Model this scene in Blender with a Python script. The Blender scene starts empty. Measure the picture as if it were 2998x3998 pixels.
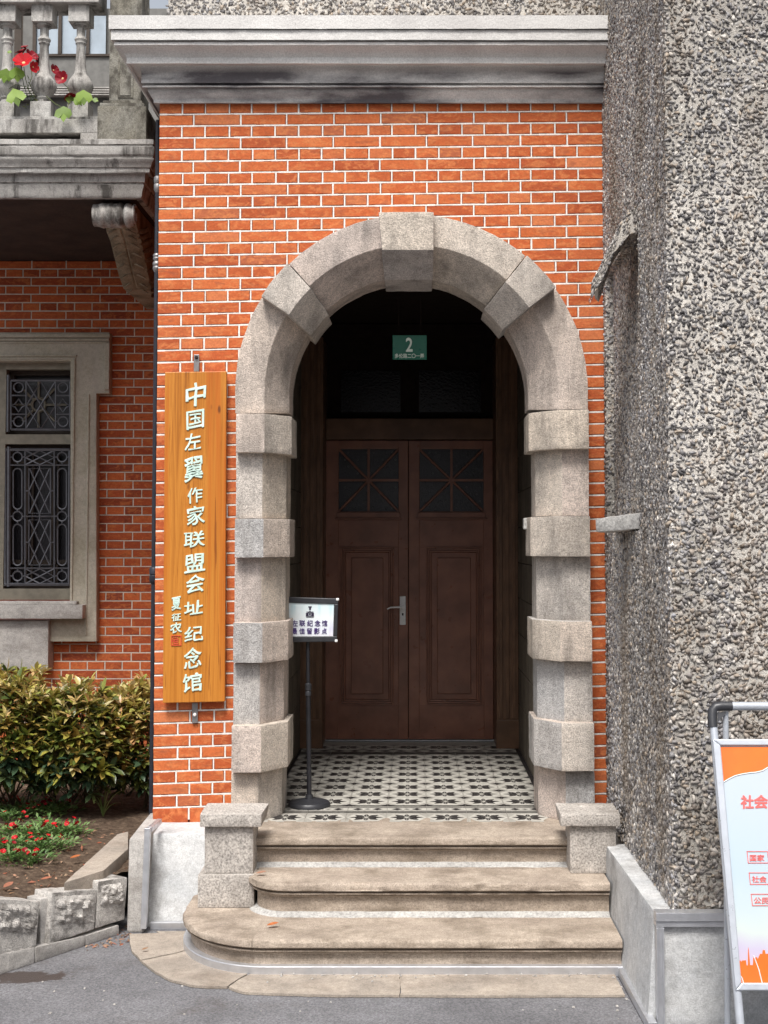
import bpy, bmesh, math, random
import numpy as np
from math import radians, sin, cos, pi, atan2, sqrt
from mathutils import Vector, noise, Matrix

random.seed(7)
rng = np.random.default_rng(7)
R = random.uniform
sc = bpy.context.scene
C = sc.collection

# ---------------------------------------------------------------- camera, light, exposure
F = 5070.0; PITCH = radians(2.8)
PX = 1618.0; PY = 2118 - F * math.tan(PITCH)
CAMZ = 1.8097; CD = F / 770.0
cam = bpy.data.cameras.new("camera"); camo = bpy.data.objects.new("camera", cam); C.objects.link(camo)
camo.location = (0, -CD, CAMZ); camo.rotation_euler = (pi / 2 + PITCH, 0, 0)
cam.sensor_fit = 'VERTICAL'; cam.sensor_height = 36; cam.lens = F / 3998 * 36
cam.shift_x = (1499 - PX) / 3998; cam.shift_y = (PY - 1999) / 3998
cam.clip_start = .05; cam.clip_end = 500
sc.camera = camo

SUN_EL, SUN_AZ = 59, -9          # azimuth: degrees to the right of straight behind the camera
world = bpy.data.worlds.new("World"); sc.world = world; world.use_nodes = True
wn = world.node_tree; wn.nodes.clear()
sky = wn.nodes.new('ShaderNodeTexSky'); sky.sky_type = 'NISHITA'; sky.sun_disc = False
sky.sun_elevation = radians(SUN_EL); sky.sun_rotation = radians(180 - SUN_AZ); sky.dust_density = 4; sky.air_density = 1.2
hs = wn.nodes.new('ShaderNodeHueSaturation'); hs.inputs['Saturation'].default_value = .35
bg = wn.nodes.new('ShaderNodeBackground'); bg.inputs[1].default_value = .11
wo = wn.nodes.new('ShaderNodeOutputWorld')
wn.links.new(sky.outputs[0], hs.inputs['Color']); wn.links.new(hs.outputs[0], bg.inputs[0]); wn.links.new(bg.outputs[0], wo.inputs[0])
sl = bpy.data.lights.new("sun", 'SUN'); sl.energy = 2.5; sl.angle = radians(18); sl.color = (1, .965, .92)
so = bpy.data.objects.new("sun", sl); C.objects.link(so)
_d = Vector((-sin(radians(SUN_AZ)) * cos(radians(SUN_EL)), cos(radians(SUN_AZ)) * cos(radians(SUN_EL)), -sin(radians(SUN_EL))))
so.rotation_euler = _d.to_track_quat('-Z', 'Y').to_euler(); so.location = (3, -8, 9)
vs = sc.view_settings; vs.view_transform = 'Standard'; vs.look = 'None'; vs.gamma = 1; vs.use_curve_mapping = False
vs.exposure = .68

# ---------------------------------------------------------------- measuring helpers
K = 2998 / 1659.0
def ray(sx, sy):
    x = (sx - PX) / F; y = -(sy - PY) / F; c, s = cos(PITCH), sin(PITCH)
    return Vector((x, c - s * y, s + c * y))
def S(sx, sy, Y):                      # point of the place at depth Y seen at photograph pixel (sx, sy)
    d = ray(sx, sy); t = (Y + CD) / d.y
    return Vector((d.x * t, Y, CAMZ + d.z * t))
def A(px, py, Y): return S(px * K, py * K, Y)
def G(sx, sy, z):
    d = ray(sx, sy); t = (z - CAMZ) / d.z
    return Vector((d.x * t, d.y * t - CD, z))
def GA(px, py, z): return G(px * K, py * K, z)
def AX(px, Y, py=1172): return A(px, py, Y).x
def AZ(py, Y): return A(895, py, Y).z
def PL(sx, sy, p0, n):                 # on a free plane
    d = ray(sx, sy); o = Vector((0, -CD, CAMZ)); t = (p0 - o).dot(n) / d.dot(n)
    return o + d * t

# ---------------------------------------------------------------- mesh building
class MB:
    def __init__(s): s.v = []; s.f = []; s.m = []
    def add(s, vs_, fs, mi=0):
        b = len(s.v); s.v += [tuple(p) for p in vs_]; s.f += [tuple(b + i for i in f) for f in fs]; s.m += [mi] * len(fs); return s
    def hexa(s, p, mi=0):              # 4 lower/front pts then 4 upper/back pts
        return s.add(p, [(0, 3, 2, 1), (4, 5, 6, 7), (0, 1, 5, 4), (1, 2, 6, 5), (2, 3, 7, 6), (3, 0, 4, 7)], mi)
    def box(s, x0, x1, y0, y1, z0, z1, mi=0):
        return s.hexa([(x0, y0, z0), (x1, y0, z0), (x1, y1, z0), (x0, y1, z0), (x0, y0, z1), (x1, y0, z1), (x1, y1, z1), (x0, y1, z1)], mi)
    def loft(s, rings, closed=True, caps=True, mi=0):
        n = len(rings[0]); b = len(s.v)
        for r in rings: s.v += [tuple(p) for p in r]
        for i in range(len(rings) - 1):
            for j in range(n if closed else n - 1):
                k = (j + 1) % n
                s.f.append((b + i * n + j, b + i * n + k, b + (i + 1) * n + k, b + (i + 1) * n + j)); s.m.append(mi)
        if caps:
            s.f.append(tuple(b + j for j in reversed(range(n)))); s.m.append(mi)
            e = b + (len(rings) - 1) * n; s.f.append(tuple(e + j for j in range(n))); s.m.append(mi)
        return s
    def prism(s, xz, y0, y1, mi=0):    # outline in x,z
        return s.loft([[(x, y0, z) for x, z in xz], [(x, y1, z) for x, z in xz]], mi=mi)
    def prismz(s, xy, z0, z1, mi=0):
        return s.loft([[(x, y, z0) for x, y in xy], [(x, y, z1) for x, y in xy]], mi=mi)
    def tube(s, pts, r, n=6, closed=False, mi=0, r1=None):
        pts = [Vector(p) for p in pts]; rings = []
        N = len(pts)
        for i, p in enumerate(pts):
            a = pts[(i - 1) % N] if (closed or i > 0) else p; c = pts[(i + 1) % N] if (closed or i < N - 1) else p
            t = (c - a).normalized(); up = Vector((0, 1, 0)) if abs(t.y) < .9 else Vector((0, 0, 1))
            u = t.cross(up).normalized(); w = t.cross(u)
            rr = r if r1 is None else r + (r1 - r) * i / (N - 1)
            rings.append([p + u * rr * cos(2 * pi * k / n) + w * rr * sin(2 * pi * k / n) for k in range(n)])
        if closed: rings.append(rings[0])
        return s.loft(rings, caps=not closed, mi=mi)
    def lathe(s, prof, c, n=20, mi=0):
        return s.loft([[(c[0] + r * cos(2 * pi * k / n), c[1] + r * sin(2 * pi * k / n), z) for k in range(n)] for r, z in prof], mi=mi)
    def sweep(s, prof, path, mi=0, caps=False, jit=None):
        path = [Vector((p[0], p[1], 0)) for p in path]; rings = []
        for i, p in enumerate(path):
            a = path[i - 1] if i else None; c = path[i + 1] if i < len(path) - 1 else None
            ns = []
            if a is not None: t = (p - a).normalized(); ns.append(Vector((t.y, -t.x, 0)))
            if c is not None: t = (c - p).normalized(); ns.append(Vector((t.y, -t.x, 0)))
            n = sum(ns, Vector()) ; n.normalize(); k = 1 / max(.3, n.dot(ns[0]))
            ring = []
            for j, (o, z) in enumerate(prof):
                q = p + n * (o * k); q.z = z
                if jit: q = jit(q, j, n)
                ring.append(q)
            rings.append(ring)
        return s.loft(rings, closed=False, caps=caps, mi=mi)
    def mesh(s, name, mats, smooth=None):
        me = bpy.data.meshes.new(name); me.from_pydata(s.v, [], s.f)
        for m in mats: me.materials.append(m)
        if len(mats) > 1: me.polygons.foreach_set('material_index', s.m)
        bm = bmesh.new(); bm.from_mesh(me); bmesh.ops.recalc_face_normals(bm, faces=bm.faces); bm.to_mesh(me); bm.free()
        if smooth is not None: shade(me, smooth)
        me.update(); return me

def shade(me, ang):
    me.polygons.foreach_set('use_smooth', [True] * len(me.polygons))
    me.set_sharp_from_angle(angle=radians(ang))

WL = {}
def wl(o): return WL.get(o.name, Vector((0, 0, 0))) if o else Vector((0, 0, 0))
def tag(o, label=None, cat=None, group=None, kind=None):
    if label: o['label'] = label
    if cat: o['category'] = cat
    if group: o['group'] = group
    if kind: o['kind'] = kind
    return o
def thing(name, label, cat, loc=(0, 0, 0), group=None):
    o = bpy.data.objects.new(name, None); C.objects.link(o); o.location = loc; o.empty_display_size = .1
    WL[o.name] = Vector(loc); return tag(o, label, cat, group)
def put(name, me, parent=None, loc=None, rot=None, scale=None, label=None, kind=None):
    """link a mesh; without loc the mesh is in world coordinates and gets its origin at its middle"""
    o = bpy.data.objects.new(name, me); C.objects.link(o)
    if loc is None:
        n = len(me.vertices); co = np.empty(n * 3, np.float32); me.vertices.foreach_get('co', co); co = co.reshape(-1, 3)
        c = (co.min(0) + co.max(0)) / 2; co -= c; me.vertices.foreach_set('co', co.ravel()); me.update(); loc = Vector(c.tolist())
    loc = Vector(loc); o.location = loc - wl(parent); WL[o.name] = loc
    if parent: o.parent = parent
    if rot: o.rotation_euler = rot
    if scale: o.scale = scale
    return tag(o, label, kind=kind)
def part(name, mb, mat, parent=None, smooth=None, bev=None, label=None, kind=None):
    me = mb.mesh(name, mat if isinstance(mat, list) else [mat], smooth)
    o = put(name, me, parent, label=label, kind=kind)
    if bev: bevel(o, bev)
    return o
def bevel(o, w, seg=2):
    m = o.modifiers.new('bevel', 'BEVEL'); m.width = w; m.segments = seg; m.limit_method = 'ANGLE'; m.angle_limit = radians(35)
    return o
def roughen(me, size=.03, amp=.0015, scale=18, bev=.004, big=0, bigscale=4, seed=0):
    bm = bmesh.new(); bm.from_mesh(me)
    bmesh.ops.remove_doubles(bm, verts=bm.verts, dist=1e-5)
    if bev:
        es = [e for e in bm.edges if len(e.link_faces) == 2 and e.calc_face_angle(0) > .4]
        bmesh.ops.bevel(bm, geom=es, offset=bev, segments=2, profile=.6, affect='EDGES', clamp_overlap=True)
    for _ in range(5):
        es = [e for e in bm.edges if e.calc_length() > size]
        if not es or len(bm.verts) > 12000: break
        bmesh.ops.subdivide_edges(bm, edges=es, cuts=1, use_grid_fill=True)
        bmesh.ops.triangulate(bm, faces=[f for f in bm.faces if len(f.verts) > 4])
    bm.normal_update(); off = Vector((seed * 3.1, seed * 1.7, seed * .9))
    for v in bm.verts:
        d = noise.noise(v.co * scale + off) * amp + noise.noise(v.co * scale * 3.1 + off) * amp * .5
        if big: d += noise.noise(v.co * bigscale + off) * big
        v.co += v.normal * d
    bm.to_mesh(me); bm.free(); shade(me, 35); return me
def stonepart(name, mb, mat, parent, seed=0, **kw):
    me = mb.mesh(name, [mat]); lab = kw.pop('label', None); roughen(me, seed=seed, **kw); return put(name, me, parent, label=lab)

# ---------------------------------------------------------------- materials
class NT:
    def __init__(s, name, rough=.85, spec=.3, metal=0):
        s.mat = bpy.data.materials.new(name); s.mat.use_nodes = True; s.t = s.mat.node_tree
        s.b = s.t.nodes['Principled BSDF']; s.b.inputs['Roughness'].default_value = rough
        s.b.inputs['Specular IOR Level'].default_value = spec; s.b.inputs['Metallic'].default_value = metal
        s.co = None
    def n(s, typ, **kw):
        nd = s.t.nodes.new('ShaderNode' + typ)
        for k, v in kw.items():
            if k.startswith('i_'): nd.inputs[k[2:].replace('_', ' ')].default_value = v
            elif k.startswith('p'): s.put(nd.inputs[int(k[1:])], v)
            else: setattr(nd, k, v)
        return nd
    def put(s, inp, v):
        if isinstance(v, bpy.types.NodeSocket): s.t.links.new(v, inp)
        else: inp.default_value = v
    def coord(s, sc_=(1, 1, 1), island=False):
        if s.co is None:
            tc = s.n('TexCoord'); oi = s.n('ObjectInfo'); m = s.n('VectorMath', operation='SCALE'); s.put(m.inputs[0], (17, 31, 23)); s.t.links.new(s.rand(), m.inputs['Scale'])
            a = s.n('VectorMath', operation='ADD'); s.put(a.inputs[0], tc.outputs['Object']); s.put(a.inputs[1], m.outputs[0]); s.co = a.outputs[0]
        if sc_ == (1, 1, 1): return s.co
        v = s.n('VectorMath', operation='MULTIPLY'); s.put(v.inputs[0], s.co); s.put(v.inputs[1], sc_); return v.outputs[0]
    def rand(s):
        if not hasattr(s, 'rn'):
            oi = s.n('ObjectInfo'); g = s.n('NewGeometry')
            m = s.n('Math', operation='ADD'); s.put(m.inputs[0], oi.outputs['Random']); s.put(m.inputs[1], g.outputs['Random Per Island'])
            f = s.n('Math', operation='FRACT'); s.put(f.inputs[0], m.outputs[0]); s.rn = f.outputs[0]
        return s.rn
    def rawnoise(s, scale, detail=4, rough=.6, sc_=(1, 1, 1)):
        tc = s.n('TexCoord'); v = s.n('VectorMath', operation='MULTIPLY'); s.put(v.inputs[0], tc.outputs['Object']); s.put(v.inputs[1], sc_)
        nd = s.n('TexNoise'); nd.inputs['Scale'].default_value = scale; nd.inputs['Detail'].default_value = detail; nd.inputs['Roughness'].default_value = rough; s.put(nd.inputs['Vector'], v.outputs[0]); return nd.outputs['Fac']
    def noise(s, scale, detail=4, rough=.55, sc_=(1, 1, 1), dist=0):
        nd = s.n('TexNoise'); nd.inputs['Scale'].default_value = scale; nd.inputs['Detail'].default_value = detail
        nd.inputs['Roughness'].default_value = rough; nd.inputs['Distortion'].default_value = dist; s.put(nd.inputs['Vector'], s.coord(sc_)); return nd.outputs['Fac']
    def ramp(s, fac, stops, interp='LINEAR'):
        r = s.n('ValToRGB'); cr = r.color_ramp; cr.interpolation = interp
        while len(cr.elements) < len(stops): cr.elements.new(.5)
        for e, (p, c) in zip(cr.elements, stops):
            e.position = p; e.color = (*c, 1) if isinstance(c, tuple) else (c, c, c, 1)
        s.put(r.inputs[0], fac); return r.outputs[0]
    def mix(s, fac, a, b, mode='MIX'):
        m = s.n('Mix', data_type='RGBA', blend_type=mode); s.put(m.inputs[0], fac)
        for k, v in ((6, a), (7, b)): s.put(m.inputs[k], (*v, 1) if isinstance(v, tuple) and len(v) == 3 else v)
        return m.outputs[2]
    def color(s, c): s.put(s.b.inputs['Base Color'], (*c, 1) if isinstance(c, tuple) else c)
    def bump(s, h, dist=.002, strength=1):
        b = s.n('Bump'); b.inputs['Strength'].default_value = strength; b.inputs['Distance'].default_value = dist
        s.put(b.inputs['Height'], h); s.t.links.new(b.outputs[0], s.b.inputs['Normal'])

def stone(name, c1, c2, tints=None, speck=.35, speckscale=170, stain=None, stainamt=.5, streak=(5, 5, .9), bump=.002, rough=.88, stlo=.5, sthi=.68):
    m = NT(name, rough)
    col = m.mix(m.ramp(m.noise(5, 5), [(.35, 0.), (.65, 1.)]), c1, c2)
    if tints: col = m.mix(.75, col, m.ramp(m.rand(), tints, 'LINEAR'), 'MULTIPLY')
    sp = m.noise(speckscale, 3, .7)
    col = m.mix(speck, col, m.ramp(sp, [(.36, .35), (.5, 1.), (.64, 1.5)]), 'MULTIPLY')
    col = m.mix(.35, col, m.ramp(m.noise(38, 5, .65), [(.35, .55), (.6, 1.15)]), 'MULTIPLY')
    if stain:
        st = m.ramp(m.noise(1.0, 7, .68, streak), [(stlo, 0.), (sthi, 1.)])
        k = m.n('Math', operation='MULTIPLY'); m.put(k.inputs[0], st); k.inputs[1].default_value = stainamt
        col = m.mix(k.outputs[0], col, stain)
    m.color(col)
    h = m.n('Math', operation='ADD'); m.put(h.inputs[0], sp); m.put(h.inputs[1], m.noise(45, 4)); m.bump(h.outputs[0], bump)
    return m.mat
def plain(name, c, rough=.5, spec=.5, metal=0, var=.15, vs_=20, bump=0):
    m = NT(name, rough, spec, metal)
    c0 = tuple(x * (1 - var) for x in c); c1 = tuple(min(1, x * (1 + var)) for x in c)
    nz = m.noise(vs_, 5); m.color(m.ramp(nz, [(.35, c0), (.65, c1)]))
    m.put(m.b.inputs['Roughness'], m.ramp(m.noise(vs_ * 2.3, 4), [(.3, max(.05, rough - .1)), (.7, min(1, rough + .1))]))
    if bump: m.bump(nz, bump)
    return m.mat
def brickmat(name, ramp, patch, dark, mort=None):
    m = NT(name, .8, .25)
    col = m.ramp(m.rand(), ramp)
    pn = m.noise(16, 4, .6, (1, 1, 1.9), 1.2)
    col = m.mix(m.ramp(pn, [(.48, 0.), (.6, .65)]), col, patch)
    col = m.mix(m.ramp(m.noise(11, 3, .5, (1, 1, 2.2), .8), [(.58, 0.), (.72, .5)]), col, dark)
    col = m.mix(.5, col, m.ramp(m.noise(90, 4, .7), [(.3, .6), (.65, 1.2)]), 'MULTIPLY')
    m.color(col); m.bump(m.noise(70, 5, .7), .002)
    return m.mat

M = {}
M['brick'] = brickmat('orange_brick', [(0, (.40, .085, .028)), (.25, (.50, .112, .034)), (.55, (.57, .145, .045)), (.8, (.46, .10, .03)), (.95, (.60, .19, .075)), (1, (.34, .085, .04))], (.64, .215, .075), (.28, .085, .045))
M['brick_old'] = brickmat('old_brick', [(0, (.32, .065, .026)), (.3, (.48, .10, .034)), (.6, (.58, .135, .042)), (.85, (.40, .08, .03)), (1, (.27, .06, .03))], (.62, .19, .06), (.14, .035, .02))
M['mortar'] = stone('white_mortar', (.88, .84, .79), (.78, .73, .68), speck=.2, bump=.0005)
M['mortar_old'] = stone('old_mortar', (.80, .72, .62), (.70, .62, .53), speck=.1, bump=.0005)
M['bed'] = plain('joint_bed', (.20, .05, .03), .95, .1)
M['granite'] = stone('granite', (.62, .58, .54), (.49, .465, .44), [(0, (.72, .78, .86)), (.3, (1.0, .95, .90)), (.6, (1.1, .98, .83)), (.85, (1.08, .94, .88)), (1, (.78, .82, .88))], speck=.6, stain=(.15, .135, .12), stainamt=.7, streak=(7, 7, 1.6), stlo=.47, sthi=.70, bump=.004)
M['pedestal'] = stone('grey_granite', (.50, .46, .42), (.40, .37, .34), speck=.7, speckscale=120, stain=(.16, .14, .12), stainamt=.5)
M['cornice'] = stone('cornice_stone', (.66, .64, .61), (.54, .52, .49), speck=.3, stain=(.055, .048, .055), stainamt=.85, streak=(1.3, 1.3, 7), stlo=.53, sthi=.64)
M['balcony'] = stone('balcony_stone', (.48, .465, .44), (.38, .36, .335), speck=.35, stain=(.035, .03, .026), stainamt=.8, streak=(9, 9, 1.6), stlo=.5, sthi=.62)
M['mossy'] = stone('weathered_post', (.26, .25, .22), (.20, .185, .15), speck=.5, stain=(.045, .038, .03), stainamt=.8, streak=(9, 9, 6), stlo=.46, sthi=.6)
M['console'] = stone('console_stone', (.40, .35, .26), (.22, .18, .12), speck=.4, stain=(.04, .032, .02), stainamt=.7)
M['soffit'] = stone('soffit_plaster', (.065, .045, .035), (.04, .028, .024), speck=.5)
M['sill'] = stone('olive_stone', (.50, .46, .38), (.40, .365, .28), speck=.25, stain=(.42, .38, .34), stainamt=.5, streak=(4, 4, .8))
M['step'] = stone('sandstone_step', (.46, .385, .315), (.33, .27, .22), [(0, (.92, .92, .9)), (1, (1, 1, 1))], speck=.45, stain=(.12, .09, .06), stainamt=.6, streak=(4, 4.5, 16), stlo=.47, sthi=.66)
M['apron'] = stone('apron_stone', (.42, .36, .30), (.30, .26, .22), speck=.3, stain=(.16, .12, .09), stainamt=.5, streak=(3, 3, 3))
M['cement'] = stone('white_cement', (.46, .45, .43), (.35, .34, .325), speck=.4, speckscale=90)
M['render'] = stone('grey_render', (.50, .51, .52), (.60, .60, .595), speck=.25, stain=(.17, .16, .15), stainamt=.7, streak=(3.2, 3.2, 2.4), stlo=.5, sthi=.68)
M['rock'] = stone('split_rock', (.44, .415, .39), (.60, .57, .53), speck=.5, stain=(.09, .08, .07), stainamt=.7, streak=(9, 9, 9), stlo=.5, sthi=.62, bump=.005)
M['kerb'] = stone('kerb_stone', (.50, .475, .445), (.38, .36, .34), speck=.35, stain=(.14, .12, .10), stainamt=.5, streak=(3, 3, 8))
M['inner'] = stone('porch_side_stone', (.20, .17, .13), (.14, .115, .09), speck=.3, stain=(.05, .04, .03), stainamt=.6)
M['pebbed'] = stone('pebble_mortar', (.70, .66, .60), (.58, .54, .49), speck=.3, stain=(.26, .24, .21), stainamt=.6, streak=(1.2, 1.2, .8), stlo=.42, sthi=.62, bump=.004)
M['alu'] = plain('aluminium', (.62, .63, .66), .38, .5, .75, .08)
M['silver'] = plain('satin_silver', (.50, .53, .58), .35, .5, .35, .05)
M['steel'] = plain('dull_steel', (.30, .29, .29), .45, .5, .7)
M['chrome'] = plain('chrome', (.90, .90, .90), .3, .8, .0, .01)
M['black'] = plain('black_paint', (.018, .018, .022), .4, .5)
M['blackp'] = plain('black_plastic', (.03, .031, .036), .45, .5)
M['pipe'] = plain('pipe_paint', (.022, .024, .034), .5, .4)
M['iron'] = plain('wrought_iron', (.13, .13, .145), .38, .6, .3)
M['frame'] = plain('window_paint', (.25, .225, .175), .55, .4)
M['dkframe'] = plain('dark_window_paint', (.06, .045, .035), .6, .3)
M['greyframe'] = plain('grey_door_paint', (.16, .155, .145), .6, .4)
M['door'] = plain('brown_door_paint', (.25, .105, .066), .36, .5, 0, .22, 6)
M['case'] = plain('brown_casing_paint', (.15, .08, .045), .42, .4, 0, .25, 6)
M['void'] = plain('interior_shade', (.02, .014, .012), .95, .05)  # near-black base colour carries the shade of porch and window interiors
M['green'] = plain('green_enamel', (.0, .12, .07), .35, .5, 0, .05)
M['white'] = plain('white_print', (.72, .80, .70), .5)
M['ink'] = plain('black_ink', (.03, .02, .05), .5)
M['purple'] = plain('purple_ink', (.06, .03, .16), .5)
M['cyan'] = plain('pale_lettering', (.62, .80, .72), .6)
M['red'] = plain('red_paint', (.60, .07, .03), .6)
M['redink'] = plain('red_ink', (.70, .13, .12), .5)
M['orangeink'] = plain('orange_ink', (.78, .14, .012), .4, .5, 0, .25, 3)
M['whiteink'] = plain('white_ink', (.80, .80, .80), .5, .5, 0, .02)
M['tile'] = stone('tile_grey', (.40, .385, .345), (.36, .34, .305), speck=.1, bump=.0003, rough=.5)
M['tilew'] = stone('tile_white', (.54, .52, .47), (.48, .46, .41), speck=.1, bump=.0003, rough=.45)
M['tiled'] = plain('tile_dark', (.018, .015, .016), .5)
M['bark'] = plain('bark', (.10, .075, .05), .9, .1, 0, .3, 60)
M['petal'] = plain('red_petal', (.42, .004, .010), .55, .3, 0, .35, 40)
M['petal_dark'] = plain('crimson_petal', (.22, .004, .012), .5, .3, 0, .3, 40)
M['pollen'] = plain('pollen', (.75, .50, .25), .8)

def leafmat(name, stops, rough=.38, trans=.25, spec=.5):
    m = NT(name, rough, spec); col = m.ramp(m.rand(), stops)
    col = m.mix(.5, col, m.ramp(m.noise(60, 3), [(.3, .65), (.7, 1.25)]), 'MULTIPLY'); m.color(col)
    tr = m.n('BsdfTranslucent'); m.put(tr.inputs[0], col); mx = m.n('MixShader'); mx.inputs[0].default_value = trans
    m.t.links.new(m.b.outputs[0], mx.inputs[1]); m.t.links.new(tr.outputs[0], mx.inputs[2])
    m.t.links.new(mx.outputs[0], m.t.nodes['Material Output'].inputs[0]); return m.mat
M['leaf'] = leafmat('shrub_leaf', [(0, (.08, .12, .035)), (.3, (.17, .20, .04)), (.5, (.32, .33, .06)), (.7, (.42, .34, .075)), (.85, (.36, .22, .065)), (1, (.11, .16, .08))], .3)
M['leaf_young'] = leafmat('young_shrub_leaf', [(0, (.50, .46, .12)), (.35, (.56, .46, .18)), (.6, (.52, .28, .13)), (.8, (.36, .40, .10)), (1, (.62, .50, .32))], .32)
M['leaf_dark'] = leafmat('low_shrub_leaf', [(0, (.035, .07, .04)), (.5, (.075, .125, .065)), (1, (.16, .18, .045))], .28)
M['leaf_small'] = leafmat('bedding_leaf', [(0, (.07, .15, .035)), (.5, (.12, .22, .06)), (1, (.20, .30, .10))], .5)
M['ivy'] = leafmat('lime_leaf', [(0, (.17, .30, .04)), (.5, (.28, .41, .07)), (1, (.09, .16, .025))], .5)
M['blade'] = leafmat('grass_blade', [(0, (.16, .24, .07)), (1, (.34, .38, .18))], .5)
M['dry'] = leafmat('dry_leaf', [(0, (.30, .17, .09)), (.4, (.42, .27, .19)), (.7, (.36, .09, .04)), (1, (.50, .36, .24))], .7)
M['dryred'] = leafmat('dry_orange_leaf', [(0, (.45, .12, .03)), (1, (.50, .16, .05))], .6)

# plank wood
m = NT('varnished_pine', .42, .4)
g = m.noise(1, 6, .7, (34, 34, .8), 1.2)
col = m.ramp(g, [(.28, (.20, .055, .006)), (.42, (.44, .155, .018)), (.58, (.56, .22, .032)), (.72, (.36, .115, .012))])
col = m.mix(m.ramp(m.noise(1, 3, .5, (14, 14, .35)), [(.56, 0.), (.66, .6)]), col, (.46, .10, .008))
vo = m.n('TexVoronoi'); m.put(vo.inputs['Vector'], m.coord((11, 1, 4.2))); vo.inputs['Scale'].default_value = 1; col = m.mix(m.ramp(vo.outputs['Distance'], [(.05, .85), (.11, 0.)]), col, (.12, .035, .01)); col = m.mix(m.ramp(m.noise(1, 4, .5, (60, 1, 2.2)), [(.66, 0.), (.70, .7)]), col, (.20, .05, .008))
m.color(col); m.bump(g, .001); M['wood'] = m.mat
# asphalt with wet patch and grime
m = NT('asphalt', .9, .3)
col = m.ramp(m.noise(3, 6, .6), [(.3, (.14, .138, .146)), (.7, (.21, .208, .218))])
col = m.mix(.7, col, m.ramp(m.noise(110, 4, .8), [(.36, .4), (.5, .95), (.64, 1.6)]), 'MULTIPLY')
tc = m.n('TexCoord'); vm = m.n('VectorMath', operation='SUBTRACT'); m.put(vm.inputs[0], tc.outputs['Object']); WET = vm
vm2 = m.n('VectorMath', operation='MULTIPLY'); m.put(vm2.inputs[0], vm.outputs[0]); m.put(vm2.inputs[1], (1 / .52, 1 / .17, 1))
ln = m.n('VectorMath', operation='LENGTH'); m.put(ln.inputs[0], vm2.outputs[0])
ad = m.n('Math', operation='ADD'); m.put(ad.inputs[0], ln.outputs['Value']); nz = m.n('Math', operation='MULTIPLY'); m.put(nz.inputs[0], m.noise(9, 5)); nz.inputs[1].default_value = 1.1; m.put(ad.inputs[1], nz.outputs[0])
wet = m.ramp(ad.outputs[0], [(.92, 1.), (.98, 0.)])
sp = m.ramp(m.noise(2.2, 6, .7), [(.55, 0.), (.68, .6)])
col = m.mix(sp, col, (.10, .085, .08)); col = m.mix(wet, col, (.075, .06, .055))
m.color(col); m.put(m.b.inputs['Roughness'], m.ramp(wet, [(0, .9), (1, .45)])); m.bump(m.noise(120, 4, .7), .006); M['asphalt'] = m.mat
# soil
m = NT('soil', .95, .15); col = m.ramp(m.noise(26, 6, .7), [(.3, (.04, .026, .02)), (.55, (.12, .085, .06)), (.75, (.23, .17, .125))]); m.color(col); m.bump(m.noise(50, 6, .7), .012); M['soil'] = m.mat
# pebbles
def pebmat(name, lo):
    m = NT(name, .6, .45)
    col = m.ramp(m.rand(), [(0, (.05 * lo, .046 * lo, .045 * lo)), (.2, (.13 * lo, .12 * lo, .118 * lo)), (.42, (.22 * lo, .21 * lo, .205 * lo)), (.58, (.32 * lo, .26 * lo, .20 * lo)), (.72, (.19 * lo, .185 * lo, .19 * lo)), (.88, (.33 * lo, .31 * lo, .285 * lo)), (1, (.50 * lo, .46 * lo, .41 * lo))])
    col = m.mix(.45, col, m.ramp(m.noise(110, 4, .6), [(.3, .55), (.7, 1.35)]), 'MULTIPLY')
    col = m.mix(.8, col, m.ramp(m.rawnoise(1.3, 5, .65, (1, 1, .6)), [(.34, (.60, .60, .61)), (.5, (.93, .94, .96)), (.66, (1.16, 1.2, 1.28))]), 'MULTIPLY')
    col = m.mix(m.ramp(m.rawnoise(1.7, 5, .7, (1, 2, .5)), [(.50, 0.), (.62, .55)]), col, (.20, .15, .10))
    m.color(col); return m.mat
M['peb'] = pebmat('dashed_pebbles', 1.6)
M['peb_front'] = pebmat('front_dashed_pebbles', 1.25)  # copy for front face and parapet, darker than the side-face pebbles
# porch cornice: grime only where water runs, below the drip edge
m = NT('cornice_stone_grimy', .85)
col = m.mix(m.ramp(m.rawnoise(4, 5), [(.35, 0.), (.65, 1.)]), (.74, .725, .70), (.62, .60, .58))
col = m.mix(.3, col, m.ramp(m.rawnoise(150, 3, .7), [(.36, .45), (.5, 1.), (.64, 1.4)]), 'MULTIPLY')
tc = m.n('TexCoord'); sx = m.n('SeparateXYZ'); m.put(sx.inputs[0], tc.outputs['Object'])
z5 = m.n('Math', operation='ADD'); m.put(z5.inputs[0], sx.outputs[2]); z5.inputs[1].default_value = .5; low = m.ramp(z5.outputs[0], [(.44, 1.), (.47, .12)])
st = m.ramp(m.rawnoise(1, 7, .6, (1.1, 1.1, 4)), [(.36, 0.), (.52, .9)])
k = m.n('Math', operation='MULTIPLY'); m.put(k.inputs[0], low); m.put(k.inputs[1], st)
col = m.mix(k.outputs[0], col, (.06, .05, .06)); m.color(col); m.bump(m.rawnoise(60, 4), .003); M['cornice'] = m.mat
# glass
def glassy(name, c, rough=.12, bumpsc=0):
    m = NT(name, rough, .6)
    col = m.ramp(m.noise(6, 3), [(.3, tuple(x * .7 for x in c)), (.7, c)]); m.color(col)
    if bumpsc: m.bump(m.noise(bumpsc, 2), .002)
    return m.mat
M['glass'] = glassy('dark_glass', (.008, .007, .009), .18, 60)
M['glass_pat'] = glassy('patterned_glass', (.02, .017, .022), .3, 90)
M['glass_sky'] = glassy('pale_glass', (.42, .49, .56), .1)
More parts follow.
